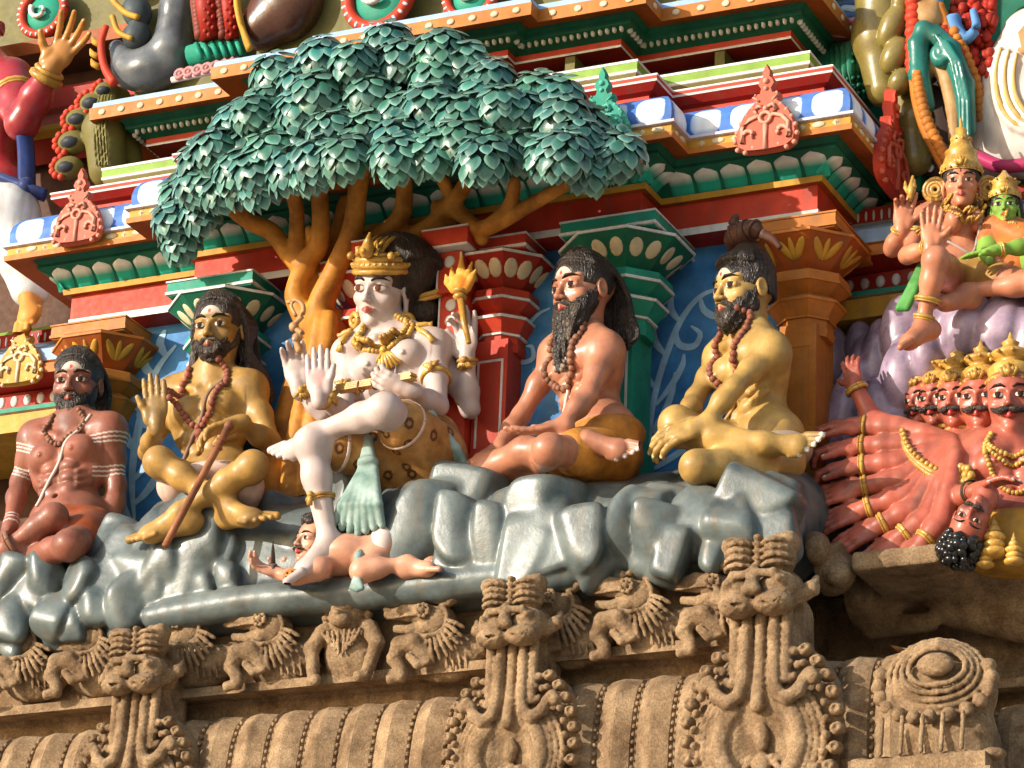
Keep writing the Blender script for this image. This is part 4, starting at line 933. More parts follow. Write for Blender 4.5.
def sage_yellow():
    T=thing('sage_statue',Q(212,512,-.42),'seated yellow ochre sage with short beard, raised palm and long wooden staff','statue','sages seated on the rock ledge')
    P,N=Q(215,488,-.42),Q(213,384,-.40); SL,SR=Q(174,394,-.39),Q(250,388,-.40); EL,WL=Q(148,452,-.42),Q(157,424,-.58); ER,WR=Q(271,443,-.42),Q(238,423,-.58)
    HL,HR=Q(195,494,-.46),Q(236,490,-.46); KL,KR=Q(159,462,-.68),Q(253,466,-.66); AL,AR=Q(228,506,-.64),Q(180,512,-.68)
    v=vol_for([P,N,SL,SR,EL,WL,ER,WR,KL,KR,AL,AR,Q(210,285,-.38),Q(150,380,-.6)]); h=Head(Q(209,324,-.50),.24,-6,7)
    R=torso(v,P,N,SL,SR,1.0,abs_=True); f=-R[:,1]; x=R[:,0]; up=R[:,2]
    h.build(v,N); arm(v,SL,EL,WL,.95); arm(v,SR,ER,WR); leg(v,HL,KL,AL,.88); leg(v,HR,KR,AR,.88)
    t1=hand(v,WL,(-.12,-.05,1),(.25,-1,0),-1,.06,1.0,.03,.45); hand(v,WR,(-.75,-.5,-.35),(-.1,-.1,-1),-1,.55,1.0,.05)
    foot(v,AR,(-.9,-.15,-.12),(-.1,-.5,1),1.0); foot(v,AL,(.8,-.3,-.1),(0,-.5,1),.95,-1)
    body_mesh(v,T,paint('ochre_skin_paint',(.37,.205,.048),.46,.28,.4,.25,attr=True,coat=.08),[h.paints(True,True,(.30,.05,.04),lw=.72),tip_paint(t1,(.25,.10,.05),.012)])
    h.features(T); rng=np.random.default_rng(2); L=swept_locks(25,rng,-.55,.42,.04,.040,1.0,.38)
    for q in (1,-1):
        for j in range(6): L.append(([(q*.30,-.05+.05*j,.30),(q*(.39+.01*j),.02+.04*j,.05),(q*.41,.08,-.3),(q*(.44+.03*j),.02+.05*j,-.62),(q*(.50+.05*j)+rng.uniform(-.03,.03),.0+.04*j,-.85-.05*(j%3)),(q*(.52+.05*j),.02,-.98-.06*(j%3))],[.05,.055,.05,.05,.04,.015]))
    hair(h,T,L); beard(h,T,.07,.22,17,rng,.02,.3,.036)
    bead_string(v,T,[N-x*.06+f*.03+up*.05,N-x*.085+f*.10-up*.04,N-x*.05+f*.12-up*.15,N+f*.13-up*.20,N+x*.06+f*.12-up*.14,N+x*.09+f*.10-up*.03,N+x*.06+f*.03+up*.05],f,.0118,'necklace',paint('bead_red_brown',(.26,.085,.055),.35,.2,.2),pend=1)
    thread(v,T,thr(SR,P,x,f,up),f,.007,paint('dull_thread',(.22,.13,.09)))
    vb=vol_for([P,KL,KR,HL,AR],.005); vb.ell(P+up*.0+f*.02,(.17,.15,.055),R,.03); vb.cone(HL-up*.03,HL*.45+KL*.55-up*.035,.085,.062,.03); vb.cone(HR-up*.03,HR*.45+KR*.55-up*.035,.085,.062,.03); vb.mesh('loincloth',paint('pale_cloth_paint',(.66,.46,.38),.45,.15,.35),T)
    S=thing('wooden_staff',Q(168,541,-.70),'brown wooden staff held by the yellow ochre sage, resting on the rock','staff')
    a,b=Q(165,546,-.80),Q(229,426,-.66); mb=MB(); mb.sm=True; mb.tube([a,a*.75+b*.25,a*.5+b*.5,a*.25+b*.75,b],[.0115,.012,.0115,.012,.013],10); mb.ball(b,.017,10,7); mb.ring(a*.12+b*.88,b-a,.013,.005,14,6); mb.ring(a*.18+b*.82,b-a,.013,.005,14,6)
    mb.build('staff_shaft',paint('staff_wood_paint',(.27,.10,.045),.35,.3,.3),S)
    return T
def sage_longbeard():
    T=thing('sage_statue',Q(590,480,-.40),'seated tan sage with long curly grey-black beard and ochre loincloth','statue','sages seated on the rock ledge')
    P,N=Q(601,446,-.37),Q(583,334,-.38); SL,SR=Q(557,354,-.31),Q(605,349,-.46); EL,WL=Q(521,416,-.34),Q(495,452,-.42); ER,WR=Q(588,396,-.56),Q(560,427,-.62)
    HL,HR=Q(585,458,-.33),Q(610,455,-.42); KL,KR=Q(487,471,-.46),Q(549,450,-.70); AL,AR=Q(594,444,-.56),Q(500,478,-.60)
    v=vol_for([P,N,SL,SR,EL,WL,ER,WR,KL,KR,AL,AR,Q(570,250,-.36),Q(465,470,-.4)]); h=Head(Q(561,287,-.50),.248,24,6)
    R=torso(v,P,N,SL,SR,.98); f=-R[:,1]; x=R[:,0]; up=R[:,2]
    h.build(v,N); arm(v,SL,EL,WL,.92); arm(v,SR,ER,WR,.95)
    leg(v,HR,KR,Q(540,468,-.46),.9); v.chain([HL,HL*.5+KL*.5,KL],[.085,.072,.052],.03); v.ell(KL,(.055,.055,.05),None,.03); v.chain([KL,Q(525,452,-.50),Q(560,448,-.56)],[.048,.046,.034],.03)
    hand(v,WL,(-.75,-.2,-.45),(.2,.1,-1),1,.15,1.0,.06); hand(v,WR,(-.95,-.25,-.12),(-.1,-.3,1),1,.18,1.0,.08,.6)
    t2=foot(v,Q(588,438,-.61),(.88,-.2,-.30),(.1,-1,.2),.85,-1)
    body_mesh(v,T,paint('tan_skin_paint',(.43,.17,.095),.40,.2,.35,.12,attr=True,coat=.2),[h.paints(True,True,(.36,.03,.02),lw=.72),tip_paint(t2,(.72,.6,.52),.009)])
    h.features(T,look=.012); rng=np.random.default_rng(4)
    hair(h,T,swept_locks(29,rng,-.78,.42,.09,.040,1.02,.38)); beard(h,T,.78,.20,15,rng,.035,.45,.045,down=-.12)
    mb=MB(); mb.sm=True                                                  # curls of the long beard, its glints put in as grey colour
    for k in range(150):
        t=rng.uniform(0,1); w=.20*(1-.55*t); p=h.pt(rng.uniform(-w,w),-.36-.10*t+rng.uniform(-.02,.05),-.40-.75*t); mb.ball(p,.0075*rng.uniform(.8,1.3),6,5)
    mb.build('beard_curls',paint('curl_glint_paint',(.16,.13,.10),.25,.4,.2),T)
    bead_string(v,T,[N-x*.05+f*.02+up*.05,N-x*.085+f*.10-up*.02,N-x*.075+f*.12-up*.14,N+f*.13-up*.20,N+x*.075+f*.12-up*.13,N+x*.085+f*.1-up*.01,N+x*.05+f*.02+up*.05],f,.0125,'necklace',paint('bead_brown',(.22,.10,.06)))
    thread(v,T,thr(SR,P,x,f,up),f,.0065)
    vb=vol_for([P,KR,HL],.005); vb.ell(P+up*.01,(.165,.135,.075),R,.03); vb.cone(HR,HR*.45+KR*.55,.105,.078,.03); vb.cone(HL,HL*.7+KL*.3,.098,.092,.03)
    vb.ell(Q(600,440,-.66),(.075,.05,.035),None,.01,True)
    vb.mesh('loincloth',paint('ochre_cloth_paint',(.52,.20,.03),.5,.3,.4,.5,1.5),T)
    return T
def sage_topknot():
    T=thing('sage_statue',Q(760,482,-.32),'seated golden yellow sage with coiled topknot clasping his raised knee','statue','sages seated on the rock ledge')
    P,N=Q(768,452,-.29),Q(748,330,-.29); SL,SR=Q(722,358,-.21),Q(771,350,-.39); EL,WL=Q(695,398,-.30),Q(684,424,-.44); ER,WR=Q(733,388,-.50),Q(704,424,-.54)
    HL,HR=Q(752,460,-.26),Q(783,462,-.34); KL,KR=Q(677,424,-.47),Q(697,467,-.60); AL,AR=Q(764,444,-.50),Q(770,474,-.44)
    v=vol_for([P,N,SL,SR,EL,WL,ER,WR,KL,KR,AL,AR,Q(735,245,-.3),Q(798,460,-.5),Q(662,440,-.5)]); h=Head(Q(721,288,-.40),.242,32,5)
    R=torso(v,P,N,SL,SR,.98); f=-R[:,1]; x=R[:,0]; up=R[:,2]
    h.build(v,N); arm(v,SL,EL,WL,.92); arm(v,SR,ER,WR,.95); v.chain([HL,HL*.5+KL*.5,KL],[.085,.07,.052],.03); v.ell(KL,(.052,.052,.055),None,.03); v.chain([KL+A(0,0,-.03),Q(715,437,-.51),AL],[.045,.045,.033],.03); leg(v,HR,KR,AR,.92)
    t=hand(v,WR,(-.8,-.25,-.30),(.25,.75,-.25),-1,.40,1.15,.05,.5); hand(v,WL,(-.5,-.5,-.6),(.3,.6,-.2),1,.5,1.0,.04,.5)
    t2=foot(v,AL+A(0,0,.01),(.93,-.2,-.10),(.1,-1,.15),.86,-1)
    body_mesh(v,T,paint('golden_skin_paint',(.40,.24,.065),.44,.28,.4,.25,attr=True,coat=.08),[h.paints(True,True,(.42,.05,.03),lw=.72),tip_paint(t2,(.78,.72,.6),.010),tip_paint(t,(.70,.5,.25),.009)])
    h.features(T,look=.02); rng=np.random.default_rng(6)
    def knot(v2):
        for k in range(9):
            a=k*.7; h.co(v2,(.0+.12*math.cos(a),.12+.12*math.sin(a),.50+.015*k),(.10*math.cos(a+.7),.12+.10*math.sin(a+.7),.515+.015*k),.055,.055)
        h.e(v2,(0,.12,.58),(.18,.18,.20))
    L=[]
    for i in range(34):
        a=2*PI*i/34; rr=(.335,.40); 
        if math.sin(a)<-.9: pass
        z0=.34 if math.sin(a)<-.2 else (.20 if math.sin(a)<.35 else -.06)
        L.append(([(rr[0]*math.cos(a),.04+rr[1]*math.sin(a)*(.78 if math.sin(a)<0 else 1),z0),(rr[0]*.95*math.cos(a),.06+rr[1]*.92*math.sin(a),max(z0+.08,.28)),(.23*math.cos(a),.1+.24*math.sin(a),.53),(.10*math.cos(a),.12+.10*math.sin(a),.68)],[.03,.042,.04,.03]))
    hair(h,T,L,extra=knot); beard(h,T,.20,.22,17,rng,.025,.3,.042)
    # turban-like coil on the topknot
    mb=MB(); mb.sm=True; c=h.pt(.02,.14,.80); 
    mb.tube(catmull([h.pt(-.22,.05,.70),h.pt(-.16,-.02,.86),h.pt(.02,.0,.86),h.pt(.2,.08,.80),h.pt(.36,.14,.78)],5),[.10*h.H,.13*h.H,.16*h.H,.16*h.H,.15*h.H,.14*h.H,.13*h.H]*3+[.05*h.H]*0,9) if False else None
    P_=catmull([h.pt(-.26,.05,.68),h.pt(-.13,.0,.80),h.pt(.04,.02,.82),h.pt(.20,.06,.82),h.pt(.30,.10,.74)],6); mb.tube(P_,np.interp(np.linspace(0,1,len(P_)),[0,.2,.5,.8,1],[.06,.14,.16,.13,.07])*h.H,10)
    for q in (.35,.5,.65,.8): 
        i=int(q*(len(P_)-1)); mb.ring(P_[i],P_[i+1]-P_[i-1],.15*h.H*(1 if q<.7 else .88),.02*h.H,16,6)
    P2=catmull([h.pt(-.12,.02,.82),h.pt(-.13,.0,.98),h.pt(-.08,.0,1.08)],5); mb.tube(P2,np.linspace(.12,.05,len(P2))*h.H,9); mb.ball(P2[-1],.055*h.H,9,7)
    mb.tube(catmull([h.pt(.30,.12,.74),h.pt(.42,.2,.64),h.pt(.50,.26,.50)],5),np.linspace(.075,.035,11)*h.H,8)
    mb.build('hair_coil',paint('coil_brown_paint',(.085,.035,.022),.3,.3,.2),T)
    bead_string(v,T,[N-x*.05+f*.02+up*.05,N-x*.09+f*.09-up*.04,N-x*.06+f*.12-up*.17,N+f*.12-up*.23,N+x*.07+f*.12-up*.14,N+x*.09+f*.09-up*.0,N+x*.05+f*.0+up*.06],f,.0118,'necklace',paint('bead_red_brown',(.26,.085,.055)))
    thread(v,T,thr(SR,P,x,f,up),f,.0055,paint('gold_thread',(.45,.27,.09)))
    vb=vol_for([P,HL,HR],.005); vb.ell(P-up*.02,(.160,.13,.06),R,.03); vb.cone(P+f*.1+up*.02,P+f*.16-up*.04,.05,.04,.03); vb.mesh('loincloth',paint('dull_cloth_paint',(.38,.28,.22),.5,.25,.3),T)
    return T
def build_figures():
    for f in (sage_brown,sage_yellow,sage_longbeard,sage_topknot,deity,dwarf,right_group,demon):
        if f.__name__ in SKIP: continue
        step(f)
SKIP=()
def chest_pts(N,x,f,up,w,drop,side=.05): return [N-x*side-f*.01+up*.03,N-x*w+f*.09-up*drop*.25,N-x*w*.6+f*.12-up*drop*.8,N+f*.13-up*drop,N+x*w*.6+f*.12-up*drop*.8,N+x*w+f*.09-up*drop*.25,N+x*side-f*.01+up*.03]
def crown_stack(h,T,rings,mat=None,front=True,name='crown',z=.30,studs=True):
    """tapering tiered crown: rings = (height, radius)"""
    mb=MB(); mb.sm=True; n=18; V=[]
    for zz,r in rings:
        for j in range(n):
            q=2*PI*j/n; V.append(h.pt(r*math.cos(q)*.9,.05+r*math.sin(q),zz))
    Fs=[(i*n+j,i*n+(j+1)%n,(i+1)*n+(j+1)%n,(i+1)*n+j) for i in range(len(rings)-1) for j in range(n)]+[tuple(range((len(rings)-1)*n,len(rings)*n))]
    mb.add(V,Fs); H=h.H
    if studs:
        for i in range(n):
            q=2*PI*i/n; zz,r=rings[0]; mb.ball(h.pt((r+.015)*.9*math.cos(q),.05+(r+.015)*math.sin(q),zz+.05),.033*H,6,5)
            if i%2==0:
                k=len(rings)//2; zz,r=rings[k]; mb.ball(h.pt((r+.01)*.9*math.cos(q),.05+(r+.01)*math.sin(q),zz),.032*H,6,5)
        zz,r=rings[0]; fy=.05-r-.03
        for k in range(-2,3): mb.tube([h.pt(.03*k,fy,zz+.06),h.pt(.055*k,fy-.01,zz+.16),h.pt(.06*k,fy+.02,zz+.25-.035*abs(k))],[.03*H,.038*H,.012*H],6)
        mb.ball(h.pt(0,fy-.02,zz+.12),.055*H,8,6)
    return mb.build(name,mat or GOLD(),T)
def deity():
    T=thing('deity_statue',Q(405,480,-.45),'pale four-armed deity statue with gold crown, one leg crossed, seated under the tree','statue')
    P,N=Q(412,452,-.42),Q(387,334,-.40); SL,SR=Q(349,354,-.42),Q(434,346,-.38)
    EL,WL=Q(345,412,-.50),Q(319,397,-.64); EL2,WL2=Q(324,414,-.42),Q(298,387,-.48); ER,WR=Q(438,406,-.48),Q(410,390,-.62); ER2,WR2=Q(470,409,-.32),Q(467,357,-.36)
    HL,HR=Q(398,458,-.48),Q(432,452,-.46); KC,AC=Q(385,410,-.74),Q(318,432,-.71); KS,AS=Q(311,444,-.72),Q(328,540,-.68)
    v=vol_for([P,N,SL,SR,EL,WL,EL2,WL2,ER,WR,ER2,WR2,KC,AC,KS,AS,Q(375,250,-.4),Q(275,442,-.7),Q(300,560,-.7),Q(465,325,-.36),Q(290,345,-.5)],.0036,.10); h=Head(Q(368,288,-.52),.252,3,17,9,'f')
    R=torso(v,P,N,SL,SR,.95,abs_=False,breast=0,thin=.86); f=-R[:,1]; x=R[:,0]; up=R[:,2]
    h.build(v,N,lobes=True,nr=.21); arm(v,SL,EL,WL,.88); arm(v,SL-f*.05,EL2,WL2,.86); arm(v,SR,ER,WR,.98); arm(v,SR-f*.05,ER2,WR2,.92)
    leg(v,HR,KC,AC,.98); leg(v,HL,KS,AS,.98)
    foot(v,AC+A(.0,.0,.0),(-.93,-.2,-.28),(-.2,-1,.15),.88,1); ft=foot(v,AS,(-.62,-.55,-.55),(-.3,-.5,.8),1.0,-1)
    t1=hand(v,WL,(-.10,.0,1),(.35,-1,.1),1,.05,1.0,.02,.42); t2=hand(v,WL2,(-.15,-.1,1),(.3,-.8,0),1,.55,1.0,.06); t3=hand(v,WR,(-.75,-.5,.25),(-.2,.5,.6),1,.75,.95,.05); t4=hand(v,WR2,(-.03,-.1,1),(-.1,-1,0),-1,.45,1.0,.08,.5,.3,curls=(.75,.7,.2,.1))
    pl=WL+A(-.01,-.02,.055)
    body_mesh(v,T,paint('pale_skin_paint',(.50,.395,.365),.46,.10,.35,.2,attr=True,coat=.08,dirtc=(.4,.28,.22)),[h.paints(lip=(.55,.08,.06),marks=((0,.19,.014,.06,(.05,.02,.02)),(0,.19,.05,.012,(.05,.02,.02)))),spot_paint(pl,.030,(.70,.22,.20),.55),tip_paint(t1,(.70,.25,.22),.010)])
    h.features(T,iris=(.10,.025,.012),look=-.01)
    rng=np.random.default_rng(8); L=[]
    for i in range(38):
        a=-1.3+2.6*i/37; s,c=math.sin(a),math.cos(a)
        L.append(([(s*.33,-.27*c,.34),(s*.40+.04,-.08,.36+.28*c),(s*.42+.14,.16,.34+.40*c),(s*.38+.26,.42,.26+.36*c),(s*.26+.38,.52,.10+.1*c),(.44,.46,-.02)],[.026,.036,.042,.042,.036,.03]))
    def bun(v2):
        h.e(v2,(.02,.2,.30),(.36,.40,.36)); h.e(v2,(.24,.32,.26),(.36,.40,.42),.06)
        for k in range(26):
            q=k*.5; r=.20-.006*k; h.co(v2,(.46+.10*math.cos(q)*r*4*.4,.36-.01*k*.4+.2*r*math.cos(q),-.26+r*math.sin(q)),(.46+.10*math.cos(q+.5)*(r-.006)*4*.4,.36-.01*(k+1)*.4+.2*(r-.006)*math.cos(q+.5),-.26+(r-.006)*math.sin(q+.5)),.055,.055,.012)
        h.e(v2,(.42,.40,-.26),(.21,.2,.27))
        for q in (1,-1):
            for j in range(4): h.co(v2,(q*.33,.0+.05*j,.1),(q*.36,.06+.05*j,-.35),.04,.035,.01)
    hair(h,T,L,extra=bun,bounds=((-.7,-.6,-.8),(.9,1.0,1.1)))
    # headband and ornaments
    mb=MB(); mb.sm=True; H=h.H
    for zz,rr in ((.25,.045),(.33,.055),(.41,.05),(.48,.03)):
        mb.tube([h.pt(.365*math.cos(q)*(1-.05*(zz>.4)),.04+.44*math.sin(q)*(1-.04*(zz>.4)),zz+.05*math.sin(q)) for q in np.linspace(0,2*PI,33)],rr*H,7,caps=False)
    for i in range(16):
        q=PI*(1.04+.92*i/15); mb.ball(h.pt(.40*math.cos(q),.04+.47*math.sin(q),.345+.05*math.sin(q)),.03*H,7,5)
    mb.ball(h.pt(0,-.45,.47),.10*H,10,7); mb.ball(h.pt(0,-.53,.47),.045*H,8,6); mb.tube([h.pt(0,-.42,.52),h.pt(0,-.38,.72)],[.09*H,.015*H],7)
    for q in (1,-1): mb.ball(h.pt(q*.30,-.33,.42),.055*H,8,6); mb.tube([h.pt(q*.12,-.42,.42),h.pt(q*.16,-.40,.52),h.pt(q*.10,-.36,.58)],[.05*H,.04*H,.015*H],6)
    for k in range(-2,3): mb.tube(catmull([h.pt(.07*k,-.32,.46),h.pt(.085*k,-.18,.62),h.pt(.09*k,.0,.70)],4),[.03*H]*9,6)
    mb.build('crown',GOLD(),T)
    mb=MB(); mb.sm=True; c=h.pt(.46,.42,.02); ax=h.R@A(.15,.35,-1); mb.ring(c,ax,.20*H,.036*H,18,6); mb.ring(c+nrm(ax)*.014,ax,.20*H,.032*H,18,6); mb.build('hair_band',GOLD(),T)
    for q in (1,-1):
        mb=MB(); mb.sm=True; c=h.pt(q*.385,.0,-.40); mb.ring(c,h.R@A(.5*q,-.85,0),.085*H,.04*H,16,7); mb.ball(c,.035*H,7,5); mb.build('earring',GOLD(),T)
    bead_string(v,T,chest_pts(N,x,f,up,.085,.085),f,.0105,'necklace',GOLD(),.012); bead_string(v,T,chest_pts(N,x,f,up,.10,.115),f,.0095,'necklace',GOLD(),.012)
    c=snap(v,N+f*.13-up*.135,f,.004); mb=MB(); mb.sm=True
    for k in range(-3,4): mb.tube([c+up*.02+f*.008,c+x*.010*k-up*.012+f*.01,c+x*.016*k-up*(.052-.003*abs(k))+f*.006],[.007,.009,.007],6)
    mb.ball(c+up*.022+f*.012,.014,8,6); mb.build('pendant',GOLD(),T)
    for S,d in ((SL,-1),(SR,1)):
        mb=MB(); mb.sm=True
        for j in range(2):
            p=[snap(v,S+x*d*(-.035+.05*t)+up*(.05-.10*t*(j))+f*(.02+.02*j-.01*t),f*.6+up*.5,.003,.1) for t in np.linspace(0,1.0,7)]; mb.tube(p,[.009,.010,.011,.011,.010,.009,.014],6)
        mb.build('shoulder_ornament',GOLD(),T)
    thread(v,T,[SR-x*.05+up*.05,N+x*.05+f*.1-up*.12,N+x*.0+f*.1-up*.25,P+f*.1+up*.17-x*.03],f,.004,paint('thread_grey',(.36,.28,.25)))
    for a,b,t,r,nb in ((SL,EL,.72,.041,f),(SR,ER,.55,.046,f),(EL,WL,.86,.030,f),(EL2,WL2,.86,.030,f),(ER2,WR2,.92,.030,f)): bangle(T,b if t<.8 else b,a,1-t,r,.0075,'armlet' if t<.8 else 'bracelet',nub=nb)
    bangle(T,KS,AS,.56,.043,.006,'anklet'); 
    mb=MB(); mb.sm=True; p=KS+(AS-KS)*.56+A(-.01,-.05,-.005); mb.ball(p,.012,8,6); mb.tube([p,p-A(0,0,.035)],[.008,.010],6); mb.build('anklet_charm',GOLD(),T)
    # tiger-skin loincloth with painted ring spots
    vb=vol_for([P,HR,HL,KC,KS,Q(430,470,-.5)],.0045); vb.ell(P+up*.02,(.165,.14,.12),R,.03); vb.cone(HR,HR*.38+KC*.62,.108,.083,.03); vb.cone(HL,HL*.34+KS*.66,.105,.075,.03); vb.cone(HR+A(.0,.02,-.04),P-up*.08,.10,.13,.04)
    vb.ell(P+up*.12,(.3,.3,.055),R,.01,True)
    Vv,_=vb.verts(); pk=Vv[rng.choice(len(Vv),60,False)]
    def spots(V):
        C=np.zeros((len(V),4)); C[:,:3]=(.06,.02,.01)
        for p in pk:
            d=np.linalg.norm((V-p)*A(1,1,.8),axis=1); C[:,3]=np.maximum(C[:,3],((d<.016)&(d>.007))*.9)
        return C
    vb.mesh('tiger_skin',paint('tiger_paint',(.42,.17,.035),.42,.3,.35,.2,1.5,attr=True,c2=(.52,.27,.09)),T,spots)
    mb=MB(); mb.sm=True                                                # pale hem where the knees come out
    for a,b,t,r in ((HR,KC,.63,.078),(HL,KS,.67,.070)): mb.ring(a+(b-a)*t,b-a,r,.009,22,7)
    mb.build('hem',paint('hem_paint',(.62,.45,.36),.45,.1,.2),T)
    # sashes
    sm=paint('sash_paint',(.20,.36,.31),.42,.3,.35,.2,1.5,c2=(.36,.46,.42))
    vs=vol_for([Q(366,445,-.66),Q(360,540,-.66),Q(440,415,-.50),Q(455,470,-.45)],.0045,.1)
    for k in range(-3,4): vs.chain([Q(368,440,-.64),Q(368+k*2.2,470,-.66),Q(360+k*6.0,505,-.68),Q(358+k*8,534-abs(k)*3,-.66)],[.014,.013,.016,.012],.006)
    vs.ell(Q(368,462,-.66),(.035,.03,.02),None,.01)
    for k in range(-2,4): vs.chain([Q(430,412,-.52),Q(438+k*1.5,430,-.53),Q(444+k*4,448,-.50),Q(450+k*5.5,468,-.47)],[.012,.013,.015,.012],.006)
    vs.mesh('sash',sm,T)
    # held things
    S=thing('torch',Q(463,345,-.41),'small gold torch with painted flames in the pale deity\'s raised hand','torch')
    a,b=Q(467,345,-.415),Q(460,297,-.40); b2=Q(469,338,-.41); mb=MB(); mb.sm=True; mb.tube([Q(469,343,-.42),Q(464,322,-.415),Q(461,300,-.405)],[.009,.011,.013],8); mb.ball(b,(.024,.024,.014),10,6); mb.ball(b+A(0,0,.02),(.028,.028,.012),10,6); mb.build('torch_stem',GOLD(),S)
    vf=vol_for([b,Q(459,262,-.40)],.0032,.06)
    vf.ell(b+A(0,0,.045),(.034,.03,.035),None,.01)
    for dx,hh,bx in ((0,.125,0),(-.022,.085,-.014),(.022,.088,.016),(-.036,.058,-.02),(.036,.062,.018),(.010,.10,-.01)): vf.chain([b+A(dx*.6,0,.03),b+A(dx*1.2,-.006,.03+hh*.45),b+A(dx+bx,0,.03+hh)],[.017,.013,.003],.005)
    vf.mesh('flames',paint('flame_paint',(.78,.50,.10),.38,.1,.15,.15,1.5,c2=(.74,.24,.03)),S)
    S=thing('palm_leaf_book',Q(375,384,-.62),'narrow gold bundle of palm leaves held across the pale deity\'s waist','book')
    a,b=Q(338,390,-.58),Q(414,377,-.66); d=nrm(b-a); u,w=frame(d); mb=MB()
    for k in range(4): 
        o=w*(.006*k-.009); q=.004*(k%2); mb.hexa([a+d*q+u*-.016+o,a+d*q+u*.016+o,a+d*q+u*.016+o+w*.005,a+d*q-u*.016+o+w*.005],[b-d*q+u*-.016+o,b-d*q+u*.016+o,b-d*q+u*.016+o+w*.005,b-d*q-u*.016+o+w*.005])
    mb.build('leaves',GOLD(),S); mb=MB(); mb.sm=True; mb.ring(a+d*.16,d,.019,.003,14,6); mb.ring(a+d*.10,d,.019,.003,14,6); mb.build('tie_cord',paint('cord_brown',(.2,.1,.05)),S)
    S=thing('rattle',Q(297,345,-.50),'gold looped serpent rattle in the pale deity\'s upper hand near the trunk','rattle')
    mb=MB(); mb.sm=True; mb.tube(catmull([Q(300,352,-.52),Q(296,340,-.53),Q(302,334,-.53),Q(294,326,-.53),Q(302,316,-.53),Q(303,306,-.53),Q(296,300,-.53),Q(291,305,-.53),Q(296,316,-.53)],5),np.linspace(.012,.006,41),7)
    for px,py in ((297,338),(294,327)): mb.ball(Q(px,py,-.53),.018,8,6)
    mb.ball(Q(290,302,-.53),(.014,.01,.008),8,6); mb.build('serpent',paint('rattle_paint',(.50,.27,.12),.35,.3,.3,.15,2),S)
def dwarf():
    T=thing('dwarf_statue',Q(345,575,-.64),'small prostrate moustached dwarf figure pressed under the pale deity\'s foot','statue')
    P,N=Q(384,556,-.58),Q(326,556,-.62); SL,SR=Q(320,568,-.70),Q(330,549,-.54); E1,W1=Q(298,577,-.72),Q(279,574,-.69); E2,W2=Q(300,552,-.5),Q(285,560,-.56)
    v=vol_for([P,N,SL,SR,E1,W1,Q(428,560,-.6),Q(300,520,-.6),Q(270,570,-.7)],.0032,.09); h=Head(Q(300,538,-.70),.155,24,-4,6)
    up=nrm(N-P)
    R=np.stack([A(0,1,0),A(0,0,1.),up],1)
    v.ell(N*.75+P*.25,A(.095,.065,.10),R,.04); v.ell(N*.4+P*.6,A(.075,.06,.09),R,.04); v.ell(P+A(0,0,.015),A(.085,.075,.07),R,.03); 
    for S in (SL,SR): v.ell(S,(.036,.036,.036),None,.03)
    h.build(v,N,nr=.25); arm(v,SL,E1,W1,.66); arm(v,SR,E2,W2,.6)
    for K,An in ((Q(362,571,-.70),Q(408,562,-.66)),(Q(372,566,-.56),Q(412,556,-.58))):
        leg(v,P*.8+K*.2,K,An,.60); foot(v,An,(.9,-.1,.0),(.1,-.4,1),.62)
    hand(v,W1,(-.7,-.3,.25),(0,-.6,.8),1,.5,.72)
    body_mesh(v,T,paint('peach_skin_paint',(.56,.27,.17),.4,.2,.35,.12,attr=True,coat=.15),[h.paints(lip=(.45,.05,.04))]); h.features(T)
    rng=np.random.default_rng(3); mb=MB(); mb.sm=True
    for k in range(120):
        q=rng.uniform(-1.9,1.9); z=rng.uniform(-.3,.55); r=.40*math.sqrt(max(.05,1-(max(0,z-.1)/.5)**2)); 
        y=.05+r*1.05*(-math.cos(q)) 
        if y<-.24 and z<.33: continue
        mb.ball(h.pt(r*.92*math.sin(q),y+.04,z+.05),.012*rng.uniform(.8,1.3),6,5)
    for k in range(60):
        q=rng.uniform(-PI,PI); mb.ball(h.pt(.3*math.sin(q)*rng.uniform(.2,1),.06+.36*math.cos(q)*rng.uniform(.2,1),.46+rng.uniform(-.03,.06)),.014,6,5)
    mb.build('curly_hair',HAIRM(),T)
    hair(h,T,[([(q*.015,-.42,-.215),(q*.09,-.40,-.225),(q*.16,-.33,-.25)],[.02,.032,.012]) for q in (1,-1)],None,h_=.0025,face=False,name='moustache',mat=BEARDM(),bounds=((-.4,-.6,-.5),(.4,-.1,-.1)))
    vb=vol_for([P],.004,.16); vb.ell(P+A(0,0,.02),A(.090,.082,.062),R,.02); vb.mesh('white_loincloth',paint('dwarf_cloth_paint',(.66,.52,.46),.42,.1,.3),T)
    vs=vol_for([Q(362,548,-.66),Q(357,592,-.72)],.0035,.06)
    vs.chain([Q(366,545,-.60),Q(359,556,-.70),Q(357,572,-.72)],[.012,.014,.012],.008)
    for k in range(-2,3): vs.chain([Q(357,572,-.72),Q(357+2.6*k,590-abs(k),-.72)],[.009,.008],.004)
    vs.mesh('sash',paint('sash_paint',(.20,.36,.31)),T)
    S=thing('small_shield',Q(293,575,-.74),'small orange spotted round shield under the dwarf\'s chin','shield'); mb=MB(); mb.sm=True; c=Q(292,576,-.75); mb.ball(c,(.034,.012,.024),14,8); mb.mat(1,True); [mb.ball(c+A(.016*math.cos(q),-.012,.011*math.sin(q)),.004,6,4) for q in (0,1.2,2.4,3.6,4.8)]; mb.build('shield_disc',[ORA(),paint('shield_dots',(.15,.04,.01))],S)
